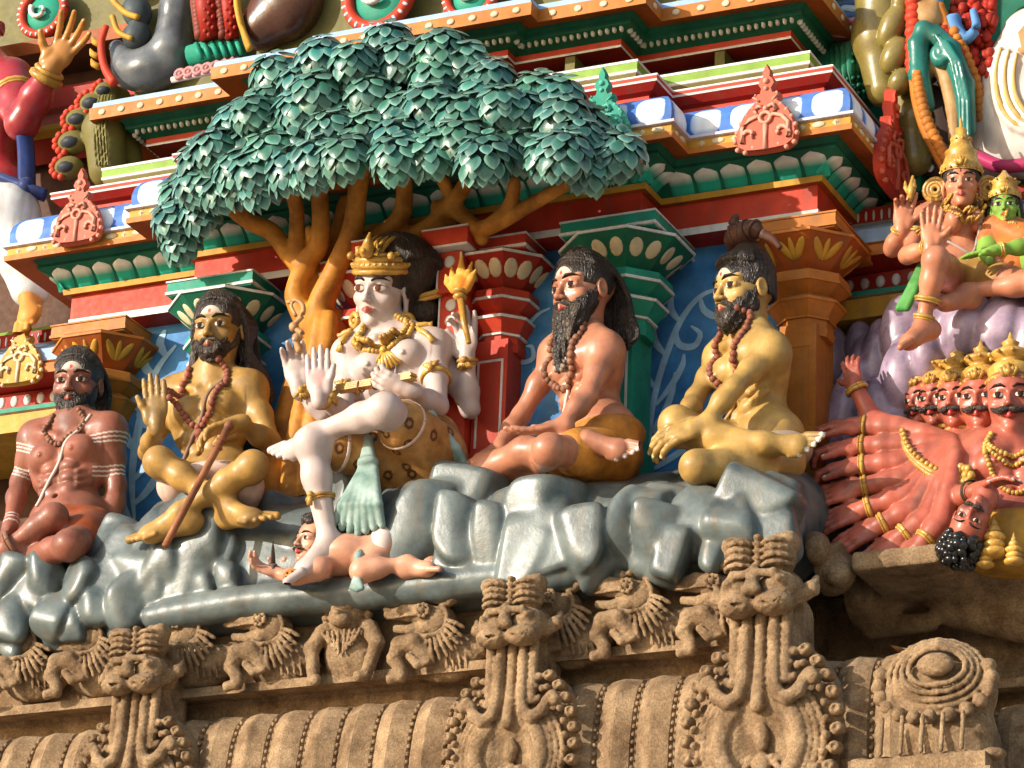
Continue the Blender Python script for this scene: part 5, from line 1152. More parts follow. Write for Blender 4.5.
    S=thing('small_sword',Q(272,560,-.70),'short dark dagger standing in the dwarf\'s hand','dagger'); a,b=Q(273,572,-.71),Q(273,541,-.69); mb=MB(); mb.sm=True; mb.tube([a,a*.8+b*.2],[.008,.008],6); mb.ball(a*.78+b*.22,(.016,.008,.006),8,5); mb.tube([a*.75+b*.25,a*.4+b*.6,b],[.016,.013,.002],8,flat=.35); mb.build('blade',paint('dark_blade',(.10,.07,.06),.3),S)
def right_group():
    Q=lambda px,py,y:globals()['Q'](px,py,y-.14)
    T=thing('deity_statue',Q(960,290,.16),'orange pink four-armed god statue in a tall gold crown, seated on the purple rock','statue')
    P,N=Q(965,276,.20),Q(955,209,.19); SL,SR=Q(926,220,.16),Q(979,220,.27); EL2,WL2=Q(892,249,.10),Q(901,229,.06); EL,WL=Q(907,256,.04),Q(930,247,-.04); ER,WR=Q(990,255,.22),Q(1000,268,.12)
    HL,HR=Q(950,278,.14),Q(985,282,.18); KL,AL=Q(936,260,-.10),Q(923,323,-.06); KR,AR=Q(1040,283,.05),Q(966,291,.02)
    v=vol_for([P,N,SL,SR,EL2,WL2,EL,WL,KL,AL,KR,AR,Q(957,150,.2),Q(912,342,-.1)],.0034,.08); h=Head(Q(961,179,.08),.168,-16,7)
    R=torso(v,P,N,SL,SR,.74,abs_=False,k=.03); f=-R[:,1]; x=R[:,0]; up=R[:,2]
    h.build(v,N,lobes=True); arm(v,SL,EL,WL,.76); arm(v,SL-f*.03,EL2,WL2,.74); arm(v,SR,ER,WR,.76); leg(v,HL,KL,AL,.72); leg(v,HR,KR,AR,.70)
    hand(v,WL,(.05,.0,1),(.3,-1,0),1,.1,.78); hand(v,WL2,(.15,0,1),(.3,-1,0),1,.5,.78,curls=(.1,.15,.8,.8)); foot(v,AL,(-.5,-.7,-.5),(-.3,-.5,.8),.75,-1); foot(v,AR,(-.7,-.6,-.2),(-.2,-.4,1),.7)
    body_mesh(v,T,paint('coral_skin_paint',(.52,.19,.10),.44,.22,.35,.2,attr=True,coat=.1),[h.paints(lip=(.5,.05,.05),marks=((0,.19,.018,.07,(.1,.02,.02)),))]); h.features(T,look=-.01)
    crown_stack(h,T,[(.22,.43),(.36,.46),(.42,.40),(.60,.34),(.66,.36),(.72,.28),(.90,.20),(.95,.23),(1.0,.13),(1.14,.12),(1.18,.04),(1.36,.02)])
    hair(h,T,[([(q*.34,.1+.06*j,.15),(q*.40,.15+.06*j,-.2),(q*(.5+.05*j),.15+.05*j,-.55)],[.06,.06,.03]) for q in (1,-1) for j in range(4)],h_=.004)
    for q in (1,-1):
        mb=MB(); mb.sm=True; c=h.pt(q*.50,.1,-.05)
        for rr in (.22,.15,.08): mb.ring(c,h.R@A(.2*q,-1,0),rr*h.H,.05*h.H,16,6)
        mb.build('ear_disc',GOLD(),T)
    for w,d,r in ((.05,.055,.0055),(.065,.09,.0055)): bead_string(v,T,chest_pts(N,x,f,up,w,d,.03),f,r,'necklace',GOLD(),.009)
    thread(v,T,[SR-x*.04+up*.03,N+x*.04+f*.1-up*.10,N+x*.0+f*.1-up*.2,P+f*.1+up*.10-x*.06],f,.005,paint('thread_grey',(.36,.28,.25)))
    for a,b,t,r in ((SL,EL,.5,.041),(EL,WL,.88,.026),(EL2,WL2,.85,.026),(KL,AL,.9,.03),(KL,AL,.62,.038)): bangle(T,a,b,t,r,.006,'bracelet',nub=f if t<.6 else None)
    vb=vol_for([P,HL,HR],.005,.14); vb.ell(P+up*.0,(.125,.105,.055),R,.03); vb.cone(HR,HR*.7+KR*.3,.068,.064,.02); vb.mesh('loincloth',paint('gold_cloth_paint',(.50,.26,.06),.4,.25,.3),T)
    vs=vol_for([Q(925,268,.05),Q(900,310,.05)],.004,.06)
    for k in range(3): vs.chain([Q(922+k*2,262,.06),Q(912+k*3,285,.05),Q(899+k*4,308,.05)],[.011,.013,.012],.005)
    vs.mesh('green_sash',paint('sash_green_paint',(.07,.30,.06),.4,.3,.3),T)
    S=thing('lotus_bud',Q(911,190,.05),'small gold bud held up in the orange god\'s raised fingers','ornament'); mb=MB(); mb.sm=True; c=Q(910,196,.05); mb.tube([c-A(0,0,.02),c+A(.005,0,.02),c+A(.01,0,.07)],[.006,.014,.004],7); [mb.tube([c,c+A(.014*k,0,.03),c+A(.016*k,0,.055)],[.006,.009,.003],6) for k in (-1,1)]; mb.build('bud',GOLD(),S)
    T=thing('goddess_statue',Q(1018,285,.25),'small green-faced goddess in a gold crown and red drape beside the orange god','statue')
    P,N=Q(1022,276,.24),Q(1009,224,.22); SL,SR=Q(991,231,.19),Q(1030,230,.28); ER,WR=Q(1029,246,.08),Q(998,250,.02); EL,WL=Q(984,252,.16),Q(990,262,.1)
    v=vol_for([P,N,SL,SR,ER,WR,Q(1006,175,.2),Q(970,255,.0)],.0034,.08); h=Head(Q(1004,203,.13),.128,-14,5,0,'f')
    R=torso(v,P,N,SL,SR,.56,abs_=False,k=.02); f=-R[:,1]; x=R[:,0]; up=R[:,2]
    h.build(v,N,lobes=True,nr=.2); arm(v,SR,ER,WR,.66); arm(v,SL,EL,WL,.6); hand(v,WR,(-1,-.15,-.1),(0,.3,-1),1,.1,.66); v.chain([P,P+f*.2+x*.05,P+f*.25-up*.2],[.07,.06,.04],.03)
    body_mesh(v,T,paint('green_skin_paint',(.20,.36,.055),.38,.2,.3,.12,attr=True),[h.paints(lip=(.5,.03,.03),marks=((0,.18,.03,.03,(.5,.03,.02)),))]); h.features(T)
    crown_stack(h,T,[(.24,.43),(.38,.47),(.46,.38),(.60,.34),(.68,.40),(.78,.26),(.9,.12),(1.0,.05)])
    hair(h,T,[([(q*.36,.05+.07*j,.15),(q*.42,.1+.07*j,-.2),(q*.5,.1+.05*j,-.42)],[.07,.07,.06]) for q in (1,-1) for j in range(4)],h_=.004)
    vb=vol_for([P,N,SL,SR],.0045,.12); vb.ell(N*.6+P*.4,A(.085,.075,.10),R,.03); vb.ell(P,A(.11,.10,.09),R,.03); vb.chain([SL+f*.03+up*.01,N+f*.075-up*.09,P+f*.08+up*.05+x*.05],[.03,.05,.05],.02)
    for q,S,E in ((1,SR,ER),(-1,SL,EL)): vb.cone(S,S*.55+E*.45,.045,.038,.02)
    vb.mesh('red_drape',paint('drape_paint',(.55,.085,.03),.4,.25,.3,c2=(.58,.22,.05)),T)
    bead_string(v,T,chest_pts(N,x,f,up,.05,.05,.03),f,.006,'necklace',GOLD(),.009); bangle(T,ER,WR,.88,.022,.005)
def demon():
    Q=lambda px,py,y:globals()['Q'](px,py,y-.24)
    T=thing('demon_statue',Q(985,545,.0),'red many-headed demon statue with a fan of arms and a row of gold crowns','statue')
    skin=paint('demon_skin_paint',(.40,.092,.055),.40,.3,.35,.2,attr=True,coat=.14)
    P,N=Q(1016,528,.10),Q(1010,449,.12); SL,SR=Q(963,468,.06),Q(1056,462,.16); EL,WL=Q(955,500,.0),Q(978,490,-.10); ER,WR=Q(1065,500,.02),Q(1035,470,-.06)
    hs=[(1009,394,.02,.232,-12),(976,395,.08,.208,-4),(950,396,.12,.192,4),(929,397,.16,.18,12),(912,399,.19,.168,20),(1046,394,.08,.21,-18)]
    hands=[(834,425),(830,447),(830,468),(834,493),(836,518),(856,537),(884,549),(912,554)]; elb=[(898,428),(898,446),(899,463),(901,480),(906,496),(914,509),(928,518),(942,522)]
    pts=[P,N,SR,Q(900,520,-.22),Q(975,490,-.2),Q(915,350,.2),Q(820,430,.1),Q(820,560,.0),Q(850,370,.1),Q(1060,350,.1)]
    v=vol_for(pts,.0042,.06); R=torso(v,P,N,SL,SR,.95,abs_=True,k=.04); f=-R[:,1]; x=R[:,0]; up=R[:,2]
    H=[]; pf=[]
    for px,py,y,hh,yw in hs:
        h=Head(Q(px,py,y),hh,yw,5); H.append(h); nb=Q(px+ (0 if px>1000 else 6),450,y+.10); h.build(v,nb,nr=.19); v.cone(nb,N*.6+SL*.4 if px<1000 else N,.05,.07,.03); pf.append(h.paints(lip=(.40,.03,.03)))
    arm(v,SL,EL,WL,.95); arm(v,SR,ER,WR,.95); tips=hand(v,WL,(.6,-.1,.15),(.2,.1,-1),-1,.35,.85,.08)
    bang=[]
    for i,((hx,hy),(ex,ey)) in enumerate(zip(hands,elb)):
        y=.10-.022*i; S=Q(952+.6*i,440+2.2*i,.10-.015*i); E=Q(ex,ey,y); hw=(hx-ex,hy-ey); W=Q(ex+hw[0]*.56,ey+hw[1]*.56,y-.02); d=nrm(Q(hx,hy,y-.03)-W)
        v.chain([S,S*.5+E*.5,E],[.024,.032,.036],.008); v.chain([E,E*.6+W*.4,W],[.037,.038,.026],.008); bang.append((E,W))
        tips+=hand(v,W,d,(0,.6,-1) if i<3 else (.1,.9,-.4),1 if i<3 else -1,.62 if i<3 else .22,1.08,.05,.5)
    S,E,W=Q(925,440,.12),Q(872,418,.10),Q(856,388,.08); v.chain([S,E,W],[.032,.032,.022],.015); hand(v,W,(-.25,0,1),(.2,.8,-.2),1,.3,.75); bang.append((E,W))
    body_mesh(v,T,skin,pf+[tip_paint(tips,(.75,.6,.55),.0075)])
    for h in H:
        h.features(T); 
        crown_stack(h,T,[(.20,.36),(.29,.385),(.33,.33),(.43,.365),(.51,.29),(.55,.20),(.59,.24),(.65,.31),(.70,.28),(.75,.15),(.79,.11),(.83,.135),(.88,.05),(.98,.012)])
        hair(h,T,[([(q*.01,-.42,-.205),(q*.09,-.425,-.225),(q*.19,-.35,-.215),(q*.25,-.29,-.16)],[.026,.045,.034,.012]) for q in (1,-1)],None,h_=.003,face=False,name='moustache',mat=BEARDM(),bounds=((-.45,-.6,-.5),(.45,-.1,-.0)))
        hair(h,T,[],((0,.10,.10),(.345,.42,.34)),h_=.004)
    for E,W in bang: bangle(T,E,W,.93,.033,.0065,'bracelet')
    bangle(T,SL,EL,.42,.056,.011,'armlet'); bangle(T,EL,WL,.75,.038,.004,'bracelet',paint('dark_bangle',(.05,.03,.02)))
    mb=MB(); mb.sm=True
    P_=catmull([Q(903,436,.06),Q(908,450,.03),Q(918,462,.0),Q(932,472,-.01),Q(948,478,-.01),Q(962,476,-.01)],10)
    for i,p in enumerate(P_):
        mb.ball(p,.013,7,5); mb.ball(p+A(.006,-.008,-.018),.010,6,5)
        if i%3==0: mb.ball(p+A(.0,-.006,.016),.010,6,5)
    for k in range(14): mb.ball(Q(962+9*math.cos(k*.9)*(.4+.6*(k%2)),475+8*math.sin(k*.9),-.02),.014,7,5)
    mb.build('garland',GOLD(),T)
    bead_string(v,T,chest_pts(N,x,f,up,.085,.20,.05),f,.009,'necklace',GOLD(),.014); bead_string(v,T,chest_pts(N,x,f,up,.075,.07,.05),f,.009,'necklace',GOLD(),.014); bead_string(v,T,chest_pts(N,x,f,up,.08,.10,.05),f,.008,'necklace',GOLD(),.014)
    for i,h in enumerate(H[1:5]):
        c=h.pt(0,.05,-.55); mb=MB(); mb.sm=True; mb.ring(c,h.R@A(0,.25,1),.26*h.H,.045*h.H,18,6); mb.build('collar',GOLD(),T)
    vb=vol_for([P,Q(950,548,.0),Q(1030,560,.0)],.006,.16); vb.ell(P-up*.05,A(.20,.15,.10),R,.03); vb.ell(Q(952,549,.04),(.09,.08,.06),None,.03); vb.ell(Q(1018,552,.02),(.10,.08,.055),None,.03); vb.mesh('yellow_skirt',paint('skirt_paint',(.50,.20,.02),.38,.3,.4,c2=(.56,.31,.04)),T)
    # upside-down head it plays on
    T2=thing('severed_head',Q(970,515,-.10),'upside-down moustached head with glossy black curls in front of the many-headed demon','head sculpture')
    v=vol_for([Q(970,515,-.12)],.003,.2); h=Head(Q(969,517,-.20),.165,-12,0,205); h.build(v,h.pt(0,.1,-.62)); body_mesh(v,T2,skin,[h.paints(lip=(.5,.12,.08))]); h.features(T2)
    hair(h,T2,[([(q*.01,-.42,-.205),(q*.10,-.425,-.22),(q*.2,-.34,-.20)],[.03,.045,.014]) for q in (1,-1)],None,h_=.003,face=False,name='moustache',mat=BEARDM(),bounds=((-.45,-.6,-.5),(.45,-.1,-.0)))
    rng=np.random.default_rng(9); mb=MB(); mb.sm=True
    for k in range(190):
        q=rng.uniform(-PI,PI); t=rng.uniform(.2,1.15); 
        r=(.36,.44); mb.ball(h.pt(r[0]*math.sin(q)*math.sin(t*1.3+.25),.08+r[1]*math.cos(q)*math.sin(t*1.3+.25),.22+.42*math.cos(t*1.3)+rng.uniform(0,.2)),.013*rng.uniform(.8,1.4),6,5)
    mb.ball(h.pt(0,.1,.28),(.055,.06,.055),10,7)
    mb.build('black_curls',paint('black_curl_paint',(.012,.012,.013),.18,.3,.1,.1,2,coat=.3),T2)
    for i,(px,py) in enumerate(((994,540),(1014,552),(985,556))):
        S=thing('gold_finial',Q(px,py+8,-.12),('taller gold bell finial beside the black curls','gold domed finial at the foot of the yellow skirt','low gold cone finial in front of the black curls')[i],'finial','gold finials below the demon'); c=Q(px,py,-.12); s=(1.3,1,.9)[i]
        mb=MB(); mb.sm=True
        for dz,r in ((-.03,.032),(-.012,.026),(.006,.028),(.024,.016),(.036,.009)): mb.ball(c+A(0,0,dz*s),(r*s,r*s,.014*s),12,6)
        mb.tube([c+A(0,0,.03*s),c+A(0,0,.06*s)],[.008*s,.002],7); mb.build('finial_body',GOLD(),S)
# ================================================================ carved stone base
def STONE():
    if 'sandstone' in _M: return _M['sandstone']
    m=paint('sandstone',(.35,.205,.105),.9,.3,.7,1.0,1.3,dirtc=(.085,.06,.042),c2=(.50,.335,.19))
    nt=m.node_tree;N=nt.nodes;L=nt.links
    bp=[n for n in N if n.type=='BUMP'][0]; bp.inputs['Distance'].default_value=.007
    g=[n for n in N if n.type=='NEW_GEOMETRY'][0]; n=N.new('ShaderNodeTexNoise'); n.inputs['Scale'].default_value=210; n.inputs['Detail'].default_value=4; n.inputs['Roughness'].default_value=.75; L.new(g.outputs['Position'],n.inputs['Vector']); L.new(n.outputs['Fac'],bp.inputs['Height'])
    b=N['Principled BSDF']; src=b.inputs['Base Color'].links[0].from_socket; x=N.new('ShaderNodeMix'); x.data_type='RGBA'; x.blend_type='MULTIPLY'; x.inputs[0].default_value=.8
    n3=N.new('ShaderNodeTexNoise'); n3.inputs['Scale'].default_value=130; n3.inputs['Detail'].default_value=5; n3.inputs['Roughness'].default_value=.8; L.new(g.outputs['Position'],n3.inputs['Vector']); cr=N.new('ShaderNodeMapRange'); cr.inputs[1].default_value=.35; cr.inputs[2].default_value=.62; cr.inputs[3].default_value=.5; cr.inputs[4].default_value=1.25; L.new(n3.outputs['Fac'],cr.inputs[0]); L.new(src,x.inputs[6]); L.new(cr.outputs[0],x.inputs[7]); L.new(x.outputs[2],b.inputs['Base Color'])
    # pale lichen freckles
    b=N['Principled BSDF']; src=b.inputs['Base Color'].links[0].from_socket; x=N.new('ShaderNodeMix'); x.data_type='RGBA'; r=N.new('ShaderNodeMapRange'); r.inputs[1].default_value=.60; r.inputs[2].default_value=.74; r.inputs[4].default_value=.55
    n2=N.new('ShaderNodeTexNoise'); n2.inputs['Scale'].default_value=34; n2.inputs['Detail'].default_value=7; n2.inputs['Roughness'].default_value=.7; L.new(g.outputs['Position'],n2.inputs['Vector']); L.new(n2.outputs['Fac'],r.inputs[0]); L.new(r.outputs[0],x.inputs[0]); L.new(src,x.inputs[6]); x.inputs[7].default_value=(.50,.40,.29,1); L.new(x.outputs[2],b.inputs['Base Color'])
    return m
def move_copy(o,parent,off,kids=()):
    c=o.copy(); COL.objects.link(c); c.parent=parent; c.matrix_parent_inverse=o.matrix_parent_inverse.copy(); c.location=Vector(off)
    for k in kids:
        d=k.copy(); COL.objects.link(d); d.parent=c; d.matrix_parent_inverse=k.matrix_parent_inverse.copy()
    return c
def build_stone():
    S=STONE(); T=thing('stone_base',(0,-.3,4.8),'brown carved sandstone cornice with beast frieze and ribbed eave below the painted statues','stone base')
    zt=Q(356,592,-.5)[2]; zb=Q(356,684,-.55)[2]; z1=Q(356,694,-.45)[2]; z2=Q(356,711,-.47)[2]
    FP=Path([(-3.6,-.50),(1.0,-.50),(1.0,.16),(3.2,.16)])
    FP.sweep('frieze_band',[(-.6,zt+.10),(-.12,zt+.10),(-.05,zt+.045),(.02,zt+.04),(.02,zt-.015),(-.015,zt-.03),(-.015,zb+.05),(.06,zb+.035),(.065,zb+.004),(-.04,z1+.012),(-.05,z1),(-.05,z2+.02),(.0,z2)],S,T)
    # ribbed eave roll
    RP=Path([(-3.6,-.50),(1.55,-.50),(1.55,.1),(3.2,.1)])
    prof=[(-.02,z2+.004),(.03,z2-.008),(.075,z2-.05),(.105,z2-.12),(.125,z2-.22),(.13,z2-.34),(.11,z2-.44),(.08,z2-.5),(-.1,z2-.52),(-.12,.0)]
    cm=CM(); per=.124; nt=26; bd=MB(); bd.sm=True
    for seg in range(3):
        a,b=RP.corner(seg,.1),RP.corner(seg+1,.1); L=np.linalg.norm(b-a); nx=int(L/.0078); P=np.zeros((nt+6,nx+1,3))
        m=(RP.p[seg]+RP.p[seg+1])/2; d0=(a-m)@RP.dir[seg]
        for j in range(nx+1):
            s=j*L/nx; q=(s/per)%1.0; r=.030*(q/.5 if q<.5 else (1-q)/.5)
            if q<.05 or q>.95: r-=.010
            for i in range(nt+6):
                t=i/(nt+5); o,z=profpt(prof[:-1],t); P[i,j]=RP.at(seg,d0+s,o+(r if i>1 else 0),z)
        cm.grid(P[::-1],np.ones(P.shape[:2]+(4,))) 
        for k in range(int(L/per)+1):
            for i in range(22):
                t=.12+.72*i/21; o,z=profpt(prof[:-1],t); bd.ball(RP.at(seg,d0+k*per,o+.004,z),.0075,6,4)
    r=cm.build('ribbed_eave',S,T,False); bd.build('bead_lines',S,r)
    RP.sweep('lower_wall',[(-.1,z2-.5),(-.12,z2-.52),(-.12,0)],S,T)
    # corner slab and rough top in the shaded recess
    v=Vol(Q(845,600,-.40)-A(.1,.1,.2),Q(1040,540,.1)+A(.3,.5,.3),.008)
    a,b=Q(862,562,-.36),Q(930,552,-.36)
    v.poly((a+b)/2+A(0,.18,0),[(A(1,0,0),.14),(A(-1,0,0),.14),(A(0,-1,0),.19),(A(0,1,0),.3),(A(0,0,1),.028),(A(0,0,-1),.032),(nrm((0,-.6,-1)),.15)],.5,.01,.012)
    v.ell(Q(990,575,0.02),(.22,.14,.10),None,.04); v.ell(Q(870,600,0.01),(.12,.12,.09),None,.03); v.ell(Q(830,570,-0.28),(.08,.09,.08),None,.03); v.chain([Q(838,575,-0.34),Q(845,555,-0.14),Q(838,545,-0.34)],[.04,.03,.012],.02)
    v.ell(Q(816,548,-0.39),(.045,.05,.05),None,.02); v.chain([Q(1000,560,-0.08),Q(1004,545,-0.09)],[.03,.01],.02); v.cone(Q(960,600,0.04),Q(1030,612,0.06),.09,.1,.04); v.cone(Q(872,628,0.01),Q(930,622,0.01),.035,.03,.02)
    v.mesh('recess_carving',S,T)
    mb=MB(); mb.box((.2,-.35,4.4),(1.03,.75,zt+.088)); mb.build('core_block',S,T)
    # ---- gable brackets
    def bracket(c):
        def vol(lo,hi): return Vol(c+A(*lo),c+A(*hi),.0042)
        K=.008
        v=vol((-.27,-.14,-.42),(.27,.22,.36)); pt=lambda x,y,z:c+A(x,y,z)
        v.ell(pt(0,.06,-.085),(.232,.115,.285),None,.01); v.ell(pt(0,-.065,-.18),(.088,.05,.18),None,.012,True)
        v.cone(pt(0,.05,.25),pt(0,.04,0),.085,.10,.02); v.cone(pt(0,.13,.28),pt(0,.10,0),.085,.10,.02)
        for x in (-.078,-.04,0,.04,.078): v.cone(pt(x,-.045,.25),pt(x*.95,-.05,.05),.016,.015,K)
        v.cone(pt(0,-.05,.06),pt(0,-.065,-.02),.017,.022,K)
        for q in (1,-1):
            v.chain([pt(q*.042,-.055,.2),pt(q*.045,-.06,.06),pt(q*.055,-.068,.01),pt(q*.085,-.07,-.012),pt(q*.12,-.065,.01),pt(q*.135,-.058,.045),pt(q*.15,-.055,.06)],[.018,.018,.019,.02,.019,.017,.02],K)
            v.ell(pt(q*.16,-.055,.045),(.022,.024,.02),None,K)
            for k in range(5): v.ell(pt(q*(.085+.013*(k%3)),-.045,.05+.02*k-.012*(k%2)),(.013,.014,.013),None,.003)
        for f_,r,y in ((.52,.026,-.045),(.66,.009,-.045),(.74,.009,-.042),(.82,.009,-.036)):
            v.chain([pt(.225*f_*math.sin(q),y,-.125+.24*f_*math.cos(q)) for q in np.linspace(.75,2.75,12)],r,.004); v.chain([pt(-.225*f_*math.sin(q),y,-.125+.24*f_*math.cos(q)) for q in np.linspace(.75,2.75,12)],r,.004)
        for k in range(11):
            q=.62+k*.2
            for sg in (1,-1):
                v.ell(pt(sg*.222*math.sin(q),-.03,-.085+.27*math.cos(q)),(.022,.03,.019),None,.004); v.ell(pt(sg*.195*math.sin(q+.09),-.045,-.085+.235*math.cos(q+.09)),(.012,.016,.012),None,.003)
                v.ell(pt(sg*.225*math.sin(q),-.058,-.085+.272*math.cos(q)),(.009,.01,.009),None,.002,True)
        for sg in (1,-1):
            for k in range(6): v.ell(pt(sg*(.14+.022*(k%3)),-.06,-.26-.03*k),(.024,.03,.022),None,.004)
        br=v.mesh('gable_bracket',S,T)
        v=vol((-.19,-.19,.19),(.19,.14,.50))
        v.ell(pt(0,.03,.32),(.10,.10,.09),None,.02)
        for q in (1,-1):
            v.ell(pt(q*.058,-.045,.31),(.062,.065,.055),None,.015); v.ell(pt(q*.052,-.085,.262),(.058,.052,.034),None,.012)
            v.ell(pt(q*.055,-.045,.415),(.043,.062,.062),None,.010); v.ell(pt(q*.085,-.055,.447),(.030,.040,.030),None,.010)
            for k in range(4): v.chain([pt(q*(.055+.046*math.cos(t)),-.045-.066*math.sin(t),.375+.022*k) for t in np.linspace(.3,2.8,7)],.0065,.004)
            v.ell(pt(q*.075,-.100,.322),(.022,.020,.018),None,.004); v.ell(pt(q*.078,-.119,.322),(.010,.008,.009),None,.002)
            v.chain([pt(q*.02,-.112,.345),pt(q*.06,-.112,.342),pt(q*.098,-.075,.325)],[.012,.013,.009],.005)
            v.chain([pt(q*.10,-.02,.30),pt(q*.14,-.02,.315),pt(q*.15,-.01,.35)],[.028,.022,.008],.006)
            v.ell(pt(q*.014,-.128,.292),(.016,.018,.014),None,.006)
        v.chain([pt(0,-.105,.36),pt(0,-.125,.30)],[.014,.022],.01)
        v.chain([pt(-.08,-.12,.258),pt(0,-.135,.248),pt(.08,-.12,.258)],.006,.003,True)
        for k in range(5): v.ell(pt(0,-.075,.38+.02*k),(.014,.02,.011),None,.003)
        v.mesh('lion_face',S,br)
        v=vol((-.12,-.10,-.42),(.12,.04,.02))
        v.ell(pt(0,-.03,-.19),(.028,.022,.045),None,.01); v.ell(pt(0,-.035,-.125),(.02,.022,.024),None,.006); v.cone(pt(0,-.03,-.10),pt(0,-.02,-.045),.026,.012,.006)
        for q in (1,-1):
            v.chain([pt(q*.03,-.03,-.165),pt(q*.055,-.03,-.20),pt(q*.045,-.05,-.225)],[.011,.010,.009],.005); v.chain([pt(q*.03,-.03,-.16),pt(q*.065,-.02,-.17),pt(q*.07,-.02,-.12)],[.010,.009,.011],.005); v.ell(pt(q*.072,-.02,-.10),(.018,.016,.028),None,.004)
            v.chain([pt(q*.012,-.03,-.22),pt(q*.022,-.04,-.30),pt(q*.014,-.03,-.38)],[.017,.014,.013],.005)
        v.chain([pt(-.06,-.03,-.24),pt(-.02,-.045,-.27),pt(.045,-.035,-.25)],.007,.003); v.cone(pt(-.06,-.02,-.40),pt(.06,-.02,-.40),.02,.02,.006)
        v.mesh('niche_figure',S,br)
        return br
    c0=Q(516,722,-.655); br=bracket(c0); kids=[k for k in br.children]; br['label']='carved gable bracket with lion face below the rock ledge, middle of three'
    for px,py,y,lab in ((138,766,-.655,'carved gable bracket with lion face at the left end of the eave'),(766,704,-.67,'carved gable bracket with the largest, highest lion face near the recess')):
        c=move_copy(br,T,Q(px,py,y)-c0,kids); c['label']=lab
        if 1:
            s=1.05 if px>700 else .93; c.scale=(s,s,s); root=Vector(c0); c.location=Vector(Q(px,py,y))-s*root
    br.scale=(.93,.93,.93); br.location=Vector(c0)*(1-.93)
    # ---- shell-like half bracket at the right
    v=Vol(Q(885,770,-.70)-A(.1,.12,.12),Q(985,640,-.55)+A(.12,.3,.1),.0045); c=Q(932,690,-.62)
    v.ell(c+A(0,.06,.0),(.175,.10,.135),None,.01); v.ell(c+A(0,.07,-.14),(.17,.10,.2),None,.01)
    v.ell(c+A(.03,-.06,.055),(.055,.03,.035),None,.006)
    for k,(rx,rz) in enumerate(((.085,.055),(.105,.07),(.125,.085),(.145,.1))):
        v.chain([c+A(.03-.004*k+rx*math.cos(q),-.065+.012*k+.02*abs(math.cos(q)),.05-.004*k+rz*math.sin(q)) for q in np.linspace(0,2*PI,22)],.0085,.003)
    for k in range(13): 
        q=PI*(.9+1.2*k/12); v.ell(c+A(.17*math.cos(q)+.01,-.055+.05*abs(math.cos(q)),.02+.115*math.sin(q)),(.022,.022,.022),None,.004); v.ell(c+A(.17*math.cos(q)+.01,-.085+.05*abs(math.cos(q)),.02+.115*math.sin(q)),(.009,.01,.009),None,.002,True)
    for k in range(5): v.cone(c+A(-.12+.06*k,-.085,-.10),c+A(-.12+.06*k,-.105,-.21),.007,.007,.004)
    for k in range(7): v.ell(c+A(-.19+.065*k,-.07,-.225),(.04,.03,.018),None,.008)
    sh=v.mesh('shell_bracket',S,T)
    mb=MB(); a,b=Q(848,760,-.76),Q(985,748,-.76)
    for k in range(3): mb.box((a[0],a[1]-.02*k,a[2]-.05-.05*k-.002),(b[0]+.02*k,a[1]+.25,a[2]-.05*k-.004))
    mb.build('stepped_slab',S,T)
    # ---- beast frieze
    c0=Q(431,640,-.53)
    v=Vol(c0+A(-.18,-.14,-.19),c0+A(.18,.08,.18),.004); pt=lambda x,y,z:c0+A(x,y,z)
    v.ell(pt(.055,.01,-.065),(.115,.055,.075),None,.02); v.ell(pt(.03,-.02,.05),(.062,.05,.052),None,.02); v.cone(pt(.1,.01,-.05),pt(.17,.02,-.03),.05,.045,.02)
    v.chain([pt(.0,-.04,.072),pt(-.06,-.045,.085),pt(-.13,-.035,.086)],[.036,.029,.019],.008); v.chain([pt(.0,-.04,.028),pt(-.05,-.04,.026),pt(-.105,-.035,.036)],[.024,.017,.012],.005)
    v.ell(pt(-.13,-.045,.10),(.018,.02,.014),None,.005); v.chain([pt(-.02,-.077,.062),pt(-.07,-.072,.062),pt(-.12,-.05,.066)],.0045,.002)
    for q in np.linspace(0,5.8,9): v.ell(pt(.005+.020*math.cos(q),-.078,.072+.020*math.sin(q)),(.0075,.009,.0075),None,.002)
    v.ell(pt(.005,-.082,.072),(.011,.012,.011),None,.002)
    for k in range(4): v.ell(pt(-.01+.022*k,-.062,.112+.004*k),(.013,.016,.012),None,.003)
    v.chain([pt(.065,-.05,.095),pt(.09,-.055,.115),pt(.12,-.045,.125)],[.018,.026,.020],.005)
    v.chain([pt(.058*math.cos(q)+.025,-.082+.02*abs(math.cos(q)),.045+.058*math.sin(q)) for q in np.linspace(-2.4,.7,12)],.007,.003)
    for k in range(11):
        q=-2.35+.22*k; v.chain([pt(.027+.066*math.cos(q),-.072,.043+.066*math.sin(q)),pt(.03+.09*math.cos(q),-.074,.035+.095*math.sin(q)),pt(.032+.11*math.cos(q),-.060,.028+.122*math.sin(q))],[.006,.0075,.006],.002)
    v.chain([pt(.02,-.055,-.075),pt(-.02,-.075,-.03),pt(-.065,-.078,-.035),pt(-.085,-.075,-.075),pt(-.065,-.072,-.110),pt(-.06,-.075,-.135),pt(-.09,-.082,-.142)],[.024,.03,.03,.024,.019,.018,.017],.006)
    v.chain([pt(-.03,-.085,-.075),pt(-.005,-.075,-.10),pt(.03,-.07,-.095)],[.012,.016,.010],.004)
    for k in range(4): v.chain([pt(.07+.02*k,-.05+.006*k,-.05),pt(.085+.02*k,-.05+.006*k,-.11)],.005,.003)
    be=v.mesh('carved_beast',S,T)
    for px,py in ((22,662),(88,657),(185,650),(268,648),(556,626),(634,616),(720,612),(-60,668)): move_copy(be,T,Q(px,py,-.53)-c0)
